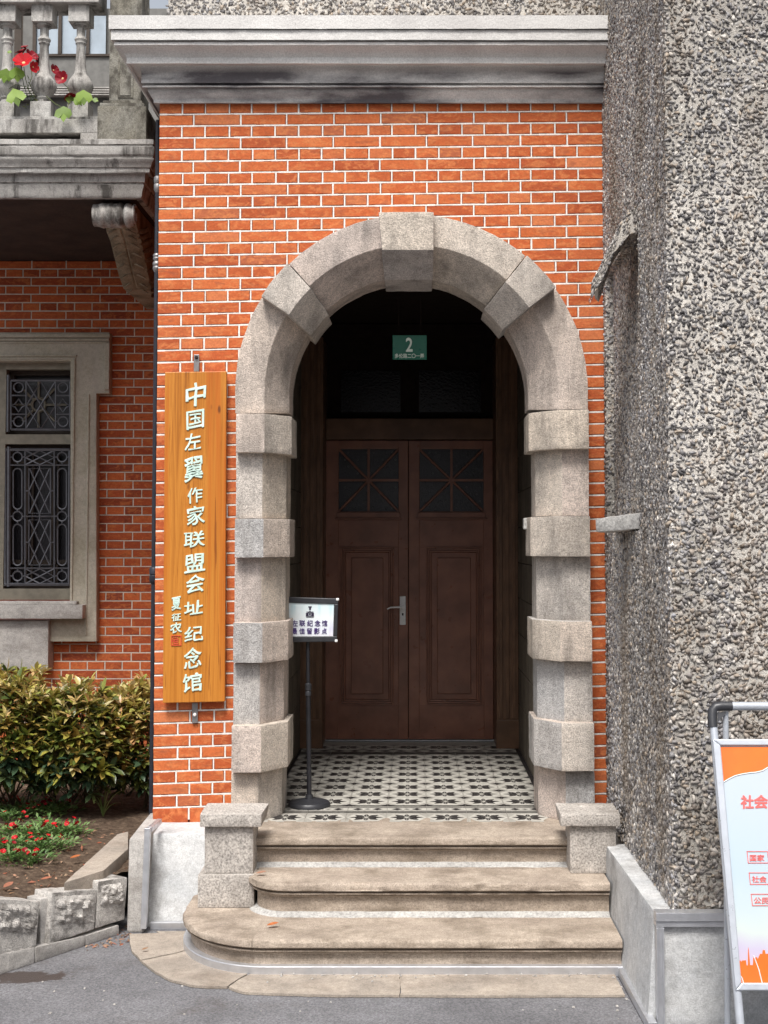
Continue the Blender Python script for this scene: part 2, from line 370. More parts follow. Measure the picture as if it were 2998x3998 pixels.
# poster gradients (flat print)
def poster(name, stops, sc_=(1, 1, 1), axis=2, lo=0, hi=1, stripes=None):
    m = NT(name, .35, .4); tc = m.n('TexCoord'); sx = m.n('SeparateXYZ'); m.put(sx.inputs[0], tc.outputs['Generated'])
    nz = m.n('Math', operation='MULTIPLY_ADD'); m.put(nz.inputs[0], m.noise(3, 3)); nz.inputs[1].default_value = .3; m.put(nz.inputs[2], sx.outputs[axis])
    col = m.ramp(nz.outputs[0], stops)
    if stripes: col = m.mix(m.ramp(m.noise(1, 3, .5, (22, 22, 3)), [(.45, 0.), (.6, .7)]), col, stripes)
    m.color(col); return m.mat
M['poster'] = poster('poster_print', [(.12, (.58, .40, .48)), (.28, (.46, .42, .54)), (.38, (.50, .56, .54)), (.6, (.42, .51, .58)), (1, (.46, .52, .57))])
M['photo_print'] = poster('stand_print', [(.1, (.80, .72, .78)), (.4, (.62, .62, .78)), (.7, (.78, .84, .84)), (1, (.52, .74, .80))], stripes=(.80, .86, .88))

# ================================================================ levels
FL = .435; Z2 = .30; Z3 = .152
YN1, YN2, YN3 = -.463, -.752, -1.081
XL = S(613, 1500, 0).x; XR = .985; ZT = AZ(224, 0); DW = 2.45    # porch brick front, depth to the house wall

# ---------------------------------------------------------------- ground
mb = MB(); mb.add([(-40, -40, 0), (40, -40, 0), (40, 40, 0), (-40, 40, 0)], [(0, 1, 2, 3)])
ground = put('road', mb.mesh('road', [M['asphalt']]), loc=(0, 0, 0), kind='structure')
wp = G(90, 3815, 0); WET.inputs[1].default_value = (wp.x, wp.y, 0)

# unseen frontage across the lane, added and sized to shade the upper doorway
mb = MB(); mb.box(-25, 25, -17, -16.7, 0, 6.4)
for k in range(16): mb.box(-24 + k * 3, -22.8 + k * 3, -16.7, -16.6, 1.0, 2.6).box(-24 + k * 3, -22.8 + k * 3, -16.7, -16.6, 3.4, 4.5)
part('unseen_frontage', mb, M['balcony'], None, kind='structure')

# ================================================================ PORCH
porch = thing('porch', 'orange brick entrance porch with a rusticated stone arch and heavy cornice', 'porch', (-.15, 0, 0))
def inner_arc(px, py, r, Y, n=24):     # world x,z along an arch given in picture units, left to right
    return [A(px - r * cos(pi * k / n), py - r * sin(pi * k / n), Y) for k in range(n + 1)]
hole = [(p.x, p.z) for p in inner_arc(889, 851, 322, 0)]
HX0, HX1 = hole[0][0], hole[-1][0]
def holez(x):                          # top of the opening at x
    if x <= HX0 or x >= HX1: return -1
    for (a, az), (b, bz) in zip(hole, hole[1:]):
        if a <= x <= b: return az + (bz - az) * (x - a) / (b - a)
    return -1
mb = MB(); y0, y1 = .009, .26
mb.box(XL, HX0, y0, y1, .38, ZT); mb.box(HX1, XR, y0, y1, .38, ZT)
for (a, az), (b, bz) in zip(hole, hole[1:]):
    mb.hexa([(a, y0, az), (b, y0, bz), (b, y1, bz), (a, y1, az), (a, y0, ZT), (b, y0, ZT), (b, y1, ZT), (a, y1, ZT)])
part('wall', mb, M['bed'], porch)

# brick courses: lines measured on both ends of the wall (rows run slightly out of level)
rowL = [(-2, 355), (0, 447), (18, 1275), (30, 1838.6), (58, 3155), (60, 3249)]
rowR = [(-2, 343), (0, 433), (18, 1239), (30, 1793), (58, 3099), (60, 3192)]
def lerp(t, i):
    for (a, va), (b, vb) in zip(t, t[1:]):
        if i <= b: return va + (vb - va) * (i - a) / (b - a)
def rowy(i, sx): return lerp(rowL, i) + (lerp(rowR, i) - lerp(rowL, i)) * (sx - 613) / (2345 - 613.)
def brick_mesh(w, h, seed):
    r = random.Random(seed); d = .012; c = .0022
    def j(a=.0011): return r.uniform(-a, a)
    o = [(-w / 2 + j(), -h / 2 + j()), (w / 2 + j(), -h / 2 + j()), (w / 2 + j(), h / 2 + j()), (-w / 2 + j(), h / 2 + j())]
    mid = []                            # midpoints make the edge slightly uneven
    for k in range(4):
        a, b = o[k], o[(k + 1) % 4]; mid += [a, ((a[0] + b[0]) / 2 + j(), (a[1] + b[1]) / 2 + j())]
    tl = j(.0012)
    rings = [[(x, d, z) for x, z in mid], [(x, .002, z) for x, z in mid], [(x * (1 - 2 * c / w), -.0005 + tl * x / w + j(.0004), z * (1 - 2 * c / h)) for x, z in mid]]
    b_ = MB(); b_.loft(rings); return b_
BW = {}
def brick_variants(w, h, key, mat, n=7):
    if key not in BW: BW[key] = [brick_mesh(w, h, hash((round(w, 3), k)) & 255).mesh('brick', [mat]) for k in range(n)]
    return BW[key]
def lay(parent, mat, quads, rib, mortmat, ref_w, Y, name='brick', prefix='p', vis=None, front=.0):
    """quads: (x0,x1, z0l,z0r,z1l,z1r) of each brick with joints removed"""
    quads.sort(key=lambda q: -(vis(q) if vis else (q[1] - q[0])))
    rest = MB(); cnt = 0
    for q in quads:
        x0, x1, a, b, c, d = q; w = x1 - x0; h = (c + d - a - b) / 2; sl = ((b - a) + (d - c)) / 2 / w
        key = min(ref_w, key=lambda r: abs(r - w)); me = random.choice(brick_variants(key, .0525, (prefix, key), mat))
        loc = Vector(((x0 + x1) / 2, Y + R(-.0012, .0012), (a + b + c + d) / 4)); ang = -math.atan(sl)
        if cnt < 300 and (vis is None or vis(q) > 0):
            o = put('brick', me, parent, loc=loc, rot=(0, ang, 0), scale=(w / key, 1, h / .0525)); cnt += 1
        else:
            Mx = Matrix.Translation(loc) @ Matrix.Rotation(ang, 4, 'Y') @ Matrix.Diagonal((w / key, 1, h / .0525, 1))
            rest.add([Mx @ v.co for v in me.vertices], [tuple(p.vertices) for p in me.polygons])
    if rest.v: part('brickwork', rest, mat, parent, kind='stuff')
    part('mortar', rib, mortmat, parent)
HC0 = A(889, 849, 0); RL0 = A(889 + 333, 849, 0).x - HC0.x
quads = []; rib = MB(); g = .0054                    # half of the joint on the brick side
def zrow(i, x): sx = PX + x * 770; return S(sx, rowy(i, sx), 0).z
for i in range(-1, 59):
    # course between line i and i+1 (line i is its upper joint)
    xs = []
    if i % 2 == 0:
        x = XL + .178; xs = [x + .2393 * k for k in range(-1, 11)]; xs[0] = XL
    else:
        x = XL + .118; xs = [x + .1196 * k for k in range(-1, 21)]; xs[0] = XL
    if i >= 30 and i % 2 == 0: xs = [XL, XL + .179, XL + .300] + [x for x in xs if x > XL + .4]
    xs = [XL] + [x + R(-.004, .004) for x in xs[1:] if x < XR - .03] + [XR + .004]
    for a, b in zip(xs, xs[1:]):
        m_ = (a + b) / 2; zt = zrow(i, m_); zb = zrow(i + 1, m_)
        if zb < .375: zb = .375
        if zt - zb < .02: continue
        hz = min(holez(a), holez(b)) if holez(a) > 0 and holez(b) > 0 else -1
        if hz > 0 and zt < hz - .01: continue
        x0 = a + (g if a > XL else 0); x1 = b - g
        q = (x0, x1, zrow(i + 1, x0) + g, zrow(i + 1, x1) + g, zrow(i, x0) - g, zrow(i, x1) - g)
        if i == 58: q = (x0, x1, .38, .38, q[4], q[5])
        if i == -1: q = (x0, x1, q[2], q[3], min(q[4], ZT), min(q[5], ZT))
        quads.append(q)
        if b < XR - .02 and not ((abs(b - HC0.x) < RL0) if zb < HC0.z else (math.hypot(b - HC0.x, zb - HC0.z) < RL0)):
            j0, j1 = b - .0037 + R(-.001, .001), b + .0037 + R(-.001, .001)
            rib.box(j0, j1, .0015, .010, zb, zt)
RL = A(889 + 333, 849, 0).x - A(889, 849, 0).x; HCx, HCz = A(889, 849, 0).x, A(889, 849, 0).z
for i in range(0, 59):
    segs = []; N = 60
    for k in range(N):
        a = XL + (XR - XL) * k / N; b = XL + (XR - XL) * (k + 1) / N; za, zb_ = zrow(i, a), zrow(i, b)
        if za < .38: continue
        if zb_ < HCz + RL and (abs((a + b) / 2 - HCx) < (RL if za < HCz else sqrt(max(0, RL ** 2 - (za - HCz) ** 2)))): continue
        t = .0036 + R(-.0008, .0008); w1, w2 = noise.noise(Vector((a * 9, i, 0))) * .0009, noise.noise(Vector((b * 9, i, 0))) * .0009
        rib.hexa([(a, .001, za - t + w1), (b, .001, zb_ - t + w2), (b, .010, zb_ - t + w2), (a, .010, za - t + w1), (a, .001, za + t + w1), (b, .001, zb_ + t + w2), (b, .010, zb_ + t + w2), (a, .010, za + t + w1)])
RLIM = A(889 + 331, 849, 0).x - A(889, 849, 0).x; HC = A(889, 849, 0)
nq = []
for q in quads:
    zm = max(q[4], q[5]) + .01; zl = min(q[2], q[3])
    if zl < HC.z: hw = RLIM
    else: hw = sqrt(max(0, RLIM ** 2 - (zl - HC.z) ** 2)) if zl - HC.z < RLIM else 0
    x0, x1 = q[0], q[1]; cxx = (x0 + x1) / 2
    if hw and x1 > HC.x - hw and x0 < HC.x + hw:
        if cxx < HC.x: x1 = min(x1, HC.x - hw)
        else: x0 = max(x0, HC.x + hw)
    if x1 - x0 > .012: nq.append((x0, x1) + tuple(q[2:]))
quads = nq
def visp(q):
    cx, cz = (q[0] + q[1]) / 2, (q[2] + q[4]) / 2
    bl, br, bt, bb = A(352, 805, 0), A(488, 805, 0), AZ(800, 0), AZ(1515, 0)
    if q[0] > bl.x and q[1] < br.x and bb < cz < bt: return 0
    c = A(889, 849, 0); rr = 378 / 426.
    if cz > c.z and math.hypot(cx - c.x, cz - c.z) < rr - .03: return 0
    if cz <= c.z and A(512, 1200, 0).x < cx < A(1270, 1200, 0).x: return 0
    return q[1] - q[0]
lay(porch, M['brick'], quads, rib, M['mortar'], (.063, .110, .168, .229), 0, prefix='p', vis=visp)

# side wall of the porch and the closed body behind, ceiling, inner walls
mb = MB(); mb.box(XL, XL + .22, .262, DW, 0, ZT); part('side_wall', mb, M['brick_old'], porch)
IXL, IXR = -.765, .697
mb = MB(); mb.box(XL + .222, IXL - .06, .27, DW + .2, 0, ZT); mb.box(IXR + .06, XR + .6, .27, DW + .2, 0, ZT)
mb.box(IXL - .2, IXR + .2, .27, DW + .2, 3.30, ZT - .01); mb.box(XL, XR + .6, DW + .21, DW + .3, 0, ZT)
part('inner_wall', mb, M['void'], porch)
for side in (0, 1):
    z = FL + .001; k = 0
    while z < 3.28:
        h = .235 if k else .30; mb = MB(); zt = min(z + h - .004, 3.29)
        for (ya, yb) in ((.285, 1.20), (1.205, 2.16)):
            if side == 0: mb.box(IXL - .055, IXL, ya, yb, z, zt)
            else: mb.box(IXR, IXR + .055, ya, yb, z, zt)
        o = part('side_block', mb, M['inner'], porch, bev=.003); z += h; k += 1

# ---------------------------------------------------------------- arch stones
YF, YA, YB = -.11, .07, .285
arch = put('arch_surround', (lambda b: b.mesh('arch_surround', [M['granite']]))(MB().box(HX0 - .06, HX0 - .02, .03, .24, FL + .01, 1.9).box(HX1 + .02, HX1 + .06, .03, .24, FL + .01, 1.9)), porch)
def ring_section(th, stilt=0, yf=YF, ya=YA, ro=381, ri=318, ra=258, cxo=889):
    """th in degrees from the right-hand springing"""
    t = radians(th)
    def P(cx, cy, r, Y):
        if stilt: return A(cx + r * cos(t), stilt, Y)
        return A(cx + r * cos(t), cy - r * sin(t), Y)
    o = P(cxo, 844, ro, yf); i = P(889, 847, ri, yf); a = P(883, 858, ra, ya)
    return [Vector((o.x, .02, o.z)), o, i, a, Vector((a.x, YB, a.z)), Vector((o.x, YB, o.z))]
def ring_piece(t0, t1, stilt0=0, stilt1=0, seed=0, name='voussoir', **kw):
    n = max(1, int(abs(t1 - t0) / 4)); rings = []
    if stilt0: rings.append(ring_section(t0, stilt0, **kw))
    rings += [ring_section(t0 + (t1 - t0) * k / n, **kw) for k in range(n + 1)]
    if stilt1: rings.append(ring_section(t1, stilt1, **kw))
    b = MB(); b.loft(rings); return stonepart(name, b, M['granite'], arch, seed, size=.04, amp=.0018, bev=.0025)
ring_piece(180, 148.15, stilt0=893, seed=1)
ring_piece(147.85, 134.2, seed=2, yf=YF - .08, ya=YA - .08, ro=384, ri=313, ra=249)
ring_piece(133.9, 100.0, seed=3)
ring_piece(82.8, 49.8, seed=4)
ring_piece(49.5, 35.7, seed=5, yf=YF - .08, ya=YA - .08, ro=384, ri=313, ra=249)
ring_piece(35.4, 0, stilt1=885, seed=6)
def key_ring(xt, xf, xb):              # section across the keystone at one side
    a = A(xt, 458, YF - .10); b_ = A(xf, 540, YF - .10); c = A(xb, 605, YA - .09)
    return [Vector((a.x, .02, a.z)), a, b_, c, Vector((c.x, YB, c.z)), Vector((a.x, YB, a.z))]
b = MB(); b.loft([key_ring(818, 825.5, 831), key_ring(937, 936.5, 934.5)]); stonepart('keystone', b, M['granite'], arch, 7, size=.04, amp=.0016, bev=.004)
def pier(side, y0, y1, xo, xc, xs, blk, seed, zb=None):
    yf = YF - (.055 if blk else 0); ya = (.0 if blk else .05)
    xo_, xc_, xs_ = AX(xo, yf), AX(xc, yf), AX(xs, ya)
    zt = AZ(y0, yf) - .001; z0 = (AZ(y1, yf) + .001) if zb is None else zb
    poly = [(xo_, .02), (xo_, yf), (xc_, yf), (xs_, ya), (xs_, YB), (xo_, YB)]
    b = MB(); b.prismz(poly, z0, zt)
    stonepart('quoin_block' if blk else 'pier_stone', b, M['granite'], arch, seed, size=.04, amp=.0020, bev=.003 if blk else .002)
LB = [(893, 978), (1120, 1205), (1345, 1433), (1568, 1670)]; LX = [(508, 570, 629), (507, 569, 626), (505, 568, 624), (503, 566, 624)]
for k, ((a, b_), x) in enumerate(zip(LB, LX)): pier(0, a, b_, *x, True, 10 + k)
pier(0, 978, 1120, 509, 566, 618, False, 14); pier(0, 1205, 1345, 507.5, 565, 617, False, 15); pier(0, 1433, 1568, 506, 563, 615, False, 16); pier(0, 1670, 0, 503, 561, 612, False, 17, zb=FL + .001)
RB = [(885, 970), (1115, 1203), (1342, 1430), (1562, 1667)]; RX = [(1273.5, 1206, 1143), (1275, 1207, 1146), (1278, 1209, 1149), (1281, 1211, 1151)]
for k, ((a, b_), x) in enumerate(zip(RB, RX)): pier(1, a, b_, *x, True, 20 + k)
pier(1, 970, 1115, 1273, 1215, 1157, False, 24); pier(1, 1203, 1342, 1275, 1216, 1158, False, 25); pier(1, 1430, 1562, 1278, 1217, 1159, False, 26); pier(1, 1667, 0, 1281, 1219, 1160, False, 27, zb=FL + .001)

# ---------------------------------------------------------------- cornice
CP = [(.2165, 33), (.2165, 62), (.190, 62.6), (.190, 64.8), (.206, 65.4), (.206, 86), (.178, 86.8), (.178, 90.5), (.194, 91.5), (.194, 97), (.18, 104), (.158, 112), (.148, 120), (.141, 124), (.141, 137)]
prof = [(-.02, AZ(33, -.2165) + .012)] + [(p, AZ(y, -p)) for p, y in CP]
zs = prof[-1][1]
prof += [(.130, zs), (.128, zs + .006), (.085, zs + .006)]
prof += [(p, AZ(y, -p)) for p, y in [(.081, 152), (.079, 168), (.081, 179), (.058, 180), (.058, 184), (.076, 185), (.076, 188), (.052, 189), (.052, 191), (.053, 194), (.045, 202), (.030, 212), (.026, 216), (.026, 222), (.0, 224)]]
cj = random.Random(3)
def chip(q, j, n):
    return q + Vector((0, 0, noise.noise(Vector((q.x * 14, q.y * 14, j * 3.3))) * .0022)) + n * noise.noise(Vector((q.x * 20, j * 5.1, q.y * 20))) * .0022
path = [(XR - .0 - k * .05, 0) for k in range(0, 46)]; path = [p for p in path if p[0] > XL + .01] + [(XL, 0)] + [(XL, y) for y in (.3, .8, 1.6, DW)]
mb = MB(); mb.sweep(prof, path[::-1], jit=chip)      # reversed: outward normal to the left/front
part('cornice', mb, M['cornice'], porch, smooth=40)
mb = MB(); mb.box(XL - .0, XR, -.0, DW, ZT, prof[0][1]); part('cornice_core', mb, M['cornice'], porch)

# ================================================================ steps
steps = thing('entrance_steps', 'three worn sandstone steps with rounded moulded nosings below the arch', 'steps', (-.15, -.7, 0))
def nose(zt, zb):
    return [(-.03, zt), (-.014, zt), (-.004, zt - .005), (0, zt - .013), (0, zt - .030), (-.004, zt - .034), (-.024, zt - .037), (-.024, zt - .043), (-.012, zt - .045), (-.012, zt - .051), (-.028, zt - .054), (-.028, zt - .062), (-.036, zt - .066), (-.036, zb)]
def stepjit(amp, seed):
    def f(q, j, n):
        a = amp if 1 <= j <= 5 else amp * .25
        v = Vector((q.x * 16, q.y * 16, seed + (j // 3)))
        d = noise.noise(v) * a + noise.noise(v * 3.7) * a * .6
        chipd = max(0, noise.noise(Vector((q.x * 6 + seed, q.y * 6, seed))) - .22) * amp * 5 if 1 <= j <= 4 else 0
        return q + n * (d - chipd) + Vector((0, 0, d * .5 - chipd * .35 * (1 if j < 4 else 0)))
    return f
def dense(p, q, d=.02):
    n = max(1, int(math.hypot(q[0] - p[0], q[1] - p[1]) / d)); return [(p[0] + (q[0] - p[0]) * k / n, p[1] + (q[1] - p[1]) * k / n) for k in range(n)]
def make_step(path, zt, zb, yback, amp, seed, label=None):
    prof = nose(zt, zb); mb = MB(); mb.sweep(prof, path, jit=stepjit(amp, seed))
    n = len(prof); b0 = 0; npth = len(path)
    # tread
    top = [mb.v[i * n] for i in range(npth)]
    bb = len(mb.v); mb.v += [(a[0], max(yback, a[1] + .001), zt) for a in top]
    for i in range(npth - 1): mb.f.append((i * n, (i + 1) * n, bb + i + 1, bb + i)); mb.m.append(0)
    o = part('step', mb, M['step'], steps, smooth=35, label=label); return o
def ell(cx, cy, rx, ry, t0, t1, n):   # degrees, 180 = left, 270 = front
    return [(cx + rx * cos(radians(t0 + (t1 - t0) * k / n)), cy + ry * sin(radians(t0 + (t1 - t0) * k / n))) for k in range(n)]
p1 = dense((AX(545, YN1), YN1), (AX(1245, YN1), YN1)) + [(AX(1245, YN1), YN1)]
make_step(p1, FL, Z2 - .01, -.02, .0025, 3)
xe2 = AX(1318, YN2, 1910)
p2 = dense((-.752, -.50), (-.752, -.566)) + ell(-.566, -.566, .186, .186, 180, 270, 14) + dense((-.566, YN2), (xe2, YN2)) + [(xe2, YN2)]
make_step(p2, Z2, Z3 - .01, -.44, .0065, 9)
xe3 = .868
p3a = dense((-1.045, -.37), (-1.045, -.58)) + ell(-.62, -.58, .425, .501, 180, 262, 26) + [(-.62 + .425 * cos(radians(261.95)), -.58 + .501 * sin(radians(261.95)))]
p3b = ell(-.62, -.58, .425, .501, 262.2, 270, 4) + dense((-.62, YN3), (xe3, YN3)) + [(xe3, YN3)]
make_step(p3a, Z3, .0, -.25, .003, 15); make_step(p3b, Z3, .0, -.62, .003, 21)
mb = MB(); mb.box(-.60, .86, -.70, -.35, .01, Z2 - .012); mb.box(-.62, .86, -.99, -.3, .004, Z3 - .012); mb.box(-.79, .80, -.41, .28, .01, FL - .013); part('step_core', mb, M['step'], steps)
for pth, z, k in ((p1, Z2, 0), (p2, Z3, 1)):
    mb = MB(); mb.sweep([(-.037, z + .018), (-.022, z + .009), (-.004, z + .003), (.002, z - .003)], pth, jit=lambda q, j, n: q + n * (noise.noise(Vector((q.x * 12, q.y * 12, j))) * (.010 if j > 1 else .002)))
    part('mortar_fillet', mb, M['cement'], steps, smooth=50)

# ---------------------------------------------------------------- pedestals at the steps
def stoneblock(name, pts8, mat, parent, seed, **kw):
    b = MB(); b.hexa(pts8); return stonepart(name, b, mat, parent, seed, **kw)
ped = thing('pedestal', 'grey granite pedestal with sloped cap left of the steps', 'pedestal', (-.86, -.45, 0), 'pedestals flanking the steps')
Yb = -.575
def fbox(xa, xb, yt, yb_, Y, back, zt=None, zb=None):
    x0, x1 = AX(xa, Y), AX(xb, Y); z1 = AZ(yt, Y) if zt is None else zt; z0 = AZ(yb_, Y) if zb is None else zb
    return [(x0, Y, z0), (x1, Y, z0), (x1, back, z0), (x0, back, z0), (x0, Y, z1), (x1, Y, z1), (x1, back, z1), (x0, back, z1)]
b = MB(); x0, x1 = AX(436, -.60), AX(568, -.60); z0, z1 = AZ(1787, -.60), AZ(1759, -.60)
b.hexa([(x0, -.60, z0), (x1, -.60, z0), (x1 + .0, -.38, z0), (x0, -.38, z0), (x0, -.60, z1), (x1, -.60, z1), (x1 + .012, -.38, z1 + .008), (x0, -.38, z1 + .008)])
stonepart('cap', b, M['pedestal'], ped, 31, size=.03, amp=.002, bev=.007)
zc = z0
stoneblock('shaft', fbox(447, 551, 0, 0, Yb, -.39, zt=zc - .001, zb=Z2 + .001), M['pedestal'], ped, 32, size=.04, amp=.0012)
stoneblock('base', fbox(433, 553, 0, 0, -.60, -.13, zt=Z2, zb=Z3 + .001), M['pedestal'], ped, 33, size=.04, amp=.0012)
ped2 = thing('pedestal', 'grey granite pedestal right of the steps, against the pebbledash wall', 'pedestal', (.62, -.4, Z2), 'pedestals flanking the steps')
b = MB(); x0, x1 = AX(1212, -.60), AX(1336, -.60); z0, z1 = AZ(1786, -.60), AZ(1759, -.60)
b.hexa([(x0 - .01, -.60, z0 + .0), (x1, -.60, z0), (x1, -.38, z0), (x0, -.38, z0), (x0 - .01, -.60, z1), (x1, -.60, z1), (x1, -.38, z1 + .008), (x0 - .01, -.38, z1 + .008)])
stonepart('cap', b, M['pedestal'], ped2, 34, size=.03, amp=.003, bev=.008)
stoneblock('shaft', fbox(1228, 1326, 0, 0, Yb, -.39, zt=z0 - .001, zb=Z2 + .001), M['pedestal'], ped2, 35, size=.04, amp=.0012)

# ================================================================ porch floor: patterned tiles
floor = put('porch_floor', MB().box(IXL - .1, IXR + .1, -.12, 2.5, FL - .02, FL - .004).mesh('porch_floor', [M['tile']]), kind='structure')
T = .2028
def ptile(kind, w=T, d=T):
    b = MB(); g_ = .0009; z = 0; h = .003
    b.hexa([(-w / 2 + g_, -d / 2 + g_, -.006), (w / 2 - g_, -d / 2 + g_, -.006), (w / 2 - g_, d / 2 - g_, -.006), (-w / 2 + g_, d / 2 - g_, -.006), (-w / 2 + g_, -d / 2 + g_, 0), (w / 2 - g_, -d / 2 + g_, 0), (w / 2 - g_, d / 2 - g_, 0), (-w / 2 + g_, d / 2 - g_, 0)], 0)
    def poly(pts, mi, zz): b.add([(x * w, y * d, zz) for x, y in pts], [tuple(range(len(pts)))], mi)
    def star():
        for k in range(8):
            a = pi / 4 * k; r0, rm, r1, hw = .02, .24, (.43 if k % 2 == 0 else .42), .085
            if k in (0, 4): r1 = .42
            if k in (2, 6): rm = .19; r1 = .37; hw = .06
            c_, s_ = cos(a), sin(a)
            for sg in (1, -1):
                pts = [(r0 + .02, sg * .006), (rm, sg * (hw + .006)), (r1, sg * .006)]
                if sg < 0: pts = pts[::-1]
                poly([(x * c_ - y * s_, x * s_ + y * c_) for x, y in pts], 2, .0012)
    if kind == 'star':
        e = .48; q = .26
        poly([(-q, -e), (q, -e), (e, -q * .6), (e, q * .6), (q, e), (-q, e), (-e, q * .6), (-e, -q * .6)], 1, .0006); star()
        for sx_ in (-1, 1):
            for sy_ in (-1, 1):
                pts = [(sx_ * .495, sy_ * .495), (sx_ * .31, sy_ * .495), (sx_ * .43, sy_ * .44), (sx_ * .495, sy_ * .34)]
                poly(pts if sx_ * sy_ > 0 else pts[::-1], 2, .0012)
    elif kind == 'first':
        poly([(-.3, -.42), (.3, -.42), (.49, 0), (.3, .42), (-.3, .42), (-.49, 0)], 1, .0006); star()
    elif kind == 'border':
        poly([(-.49, -.18), (.49, -.18), (.49, .18), (-.49, .18)], 1, .0006)
        for yb_ in (-.42, -.25, .25, .42): poly([(-.495, yb_ - .035), (.495, yb_ - .035), (.495, yb_ + .035), (-.495, yb_ + .035)], 2, .0012)
        for xb_ in (-.25, .25): poly([(xb_ - .14, 0), (xb_, -.13), (xb_ + .14, 0), (xb_, .13)], 2, .0012)
        poly([(-.09, 0), (0, -.06), (.09, 0), (0, .06)], 2, .0012)
    elif kind == 'dark':
        for yb_ in (-.33, -.1): poly([(-.495, yb_ - .09), (.495, yb_ - .09), (.495, yb_ + .09), (-.495, yb_ + .09)], 2, .0012)
        for xb_ in (-.25, .25): poly([(xb_ - .2, .25), (xb_, .08), (xb_ + .2, .25), (xb_, .42)], 2, .0012)
    return b.mesh('tile', [M['tile'], M['tilew'], M['tiled']])
tm = {k: ptile(k) for k in ('star', 'first', 'border', 'dark')}
cols = [-.14 + T * k - T / 2 for k in range(-2, 5)]
rows = [(-.012, 'first'), (.189, 'border')] + [(.388 + T * k, 'star') for k in range(8)] + [(.388 + T * 8, 'dark'), (.388 + T * 9, 'star')]
for y, kd in rows:
    for x in cols:
        put('tile', tm[kd], floor, loc=(x, y, FL), rot=(0, 0, 0))
mb = MB()
xl, xr = cols[0] - T / 2 - .002, cols[-1] + T / 2 + .002
mb.box(IXL, xl, .29, 2.45, FL - .01, FL + .0005); mb.box(xr, IXR, .29, 2.45, FL - .01, FL + .0005); part('border_strip', mb, M['tiled'], floor)

# ================================================================ double door
DY = 2.5
door = thing('double_door', 'brown panelled double door with glazed cross-braced lights at the back of the arch', 'door', (0, DY, FL))
def leaf(x0, x1, gx0, gx1, px0, px1, right):
    L = A(x0, 1600, DY).x; Rr = A(x1, 1600, DY).x; zb = FL + .012; zt = AZ(952, DY)
    gz0, gz1 = AZ(1105, DY), AZ(970, DY); pz0, pz1 = AZ(1523, DY), AZ(1182, DY)
    gl, gr = AX(gx0, DY), AX(gx1, DY); pl, pr = AX(px0, DY), AX(px1, DY)
    b = MB(); y0, y1 = DY, DY + .045
    b.box(L, gl, y0, y1, zb, zt); b.box(gr, Rr, y0, y1, zb, zt); b.box(gl, gr, y0, y1, gz1, zt); b.box(gl, gr, y0, y1, pz1, gz0)
    b.box(gl, pl, y0, y1, pz0, pz1); b.box(pr, gr, y0, y1, pz0, pz1); b.box(gl, gr, y0, y1, zb, pz0)
    lf = part('door_leaf', b, M['door'], door, bev=.002)
    b = MB(); q = .028
    for (a, z0, c, z1) in ((pl, pz0, pr, pz1),):
        for t, dy in ((0, .0), (.012, .006), (.024, .012)):
            w_ = .010
            b.box(a + t, c - t, DY - .012 + dy, DY + .03, z0 + t, z0 + t + w_); b.box(a + t, c - t, DY - .012 + dy, DY + .03, z1 - t - w_, z1 - t)
            b.box(a + t, a + t + w_, DY - .012 + dy, DY + .03, z0 + t + w_, z1 - t - w_); b.box(c - t - w_, c - t, DY - .012 + dy, DY + .03, z0 + t + w_, z1 - t - w_)
    part('panel_moulding', b, M['door'], lf, bev=.002)
    b = MB(); b.box(pl + .034, pr - .034, DY + .022, DY + .04, pz0 + .034, pz1 - .034)
    i_ = .075; b.prism([(pl + i_, pz0 + i_), (pr - i_, pz0 + i_), (pr - i_, pz1 - i_), (pl + i_, pz1 - i_)], DY + .008, DY + .024); part('door_panel', b, M['door'], lf, bev=.004)
    b = MB(); b.box(gl - .01, gr + .01, DY - .02, DY - .001, gz0 - .045, gz0 - .008); b.box(gl - .025, gr + .025, DY - .03, DY - .001, gz0 - .055, gz0 - .046); part('ledge', b, M['door'], lf, bev=.002)
    b = MB(); cx, cz = (gl + gr) / 2, (gz0 + gz1) / 2; t = .008
    b.box(cx - t, cx + t, DY - .002, DY + .03, gz0, gz1); b.box(gl, gr, DY - .004, DY + .031, cz - t, cz + t)
    for sx_, sz_ in ((1, 1), (1, -1)):
        a = Vector((cx - sx_ * (gr - gl) / 2, DY + .012, cz - sz_ * (gz1 - gz0) / 2)); c = Vector((cx + sx_ * (gr - gl) / 2, DY + .012, cz + sz_ * (gz1 - gz0) / 2))
        b.tube([a, c], .009, 6)
    part('muntins', b, M['door'], lf)
    for ix in (0, 1):
        for iz in (0, 1):
            b = MB(); b.box(gl + ix * (cx - gl), cx + ix * (gr - cx), DY + .03, DY + .034, gz0 + iz * (cz - gz0), cz + iz * (gz1 - cz)); p_ = part('pane', b, M['glass_pat'], lf)
    b = MB(); r_ = random.Random(5 + right)
    for iz in range(9):
        for ix in range(9):
            if r_.random() < .4: continue
            px_, pz_ = gl + (gr - gl) * (ix + .5 + .5 * (iz % 2)) / 9.5, gz0 + (gz1 - gz0) * (iz + .5) / 9
            b.tube([(px_ + .006 * cos(t_ * pi / 3), DY + .0285, pz_ + .006 * sin(t_ * pi / 3)) for t_ in range(6)], .0012, 4, closed=True)
    part('glass_pattern', b, M['steel'], lf)
    return lf
lf1 = leaf(701, 881.5, 731, 861, 736, 851, 0); lf2 = leaf(883, 1066, 906, 1045, 921, 1040, 1)
b = MB(); hx = AX(870, DY); b.box(AX(863.5, DY), AX(876.5, DY), DY - .009, DY, AZ(1350, DY), AZ(1288, DY)); hd = part('handle_plate', b, M['chrome'], lf1, bev=.004)
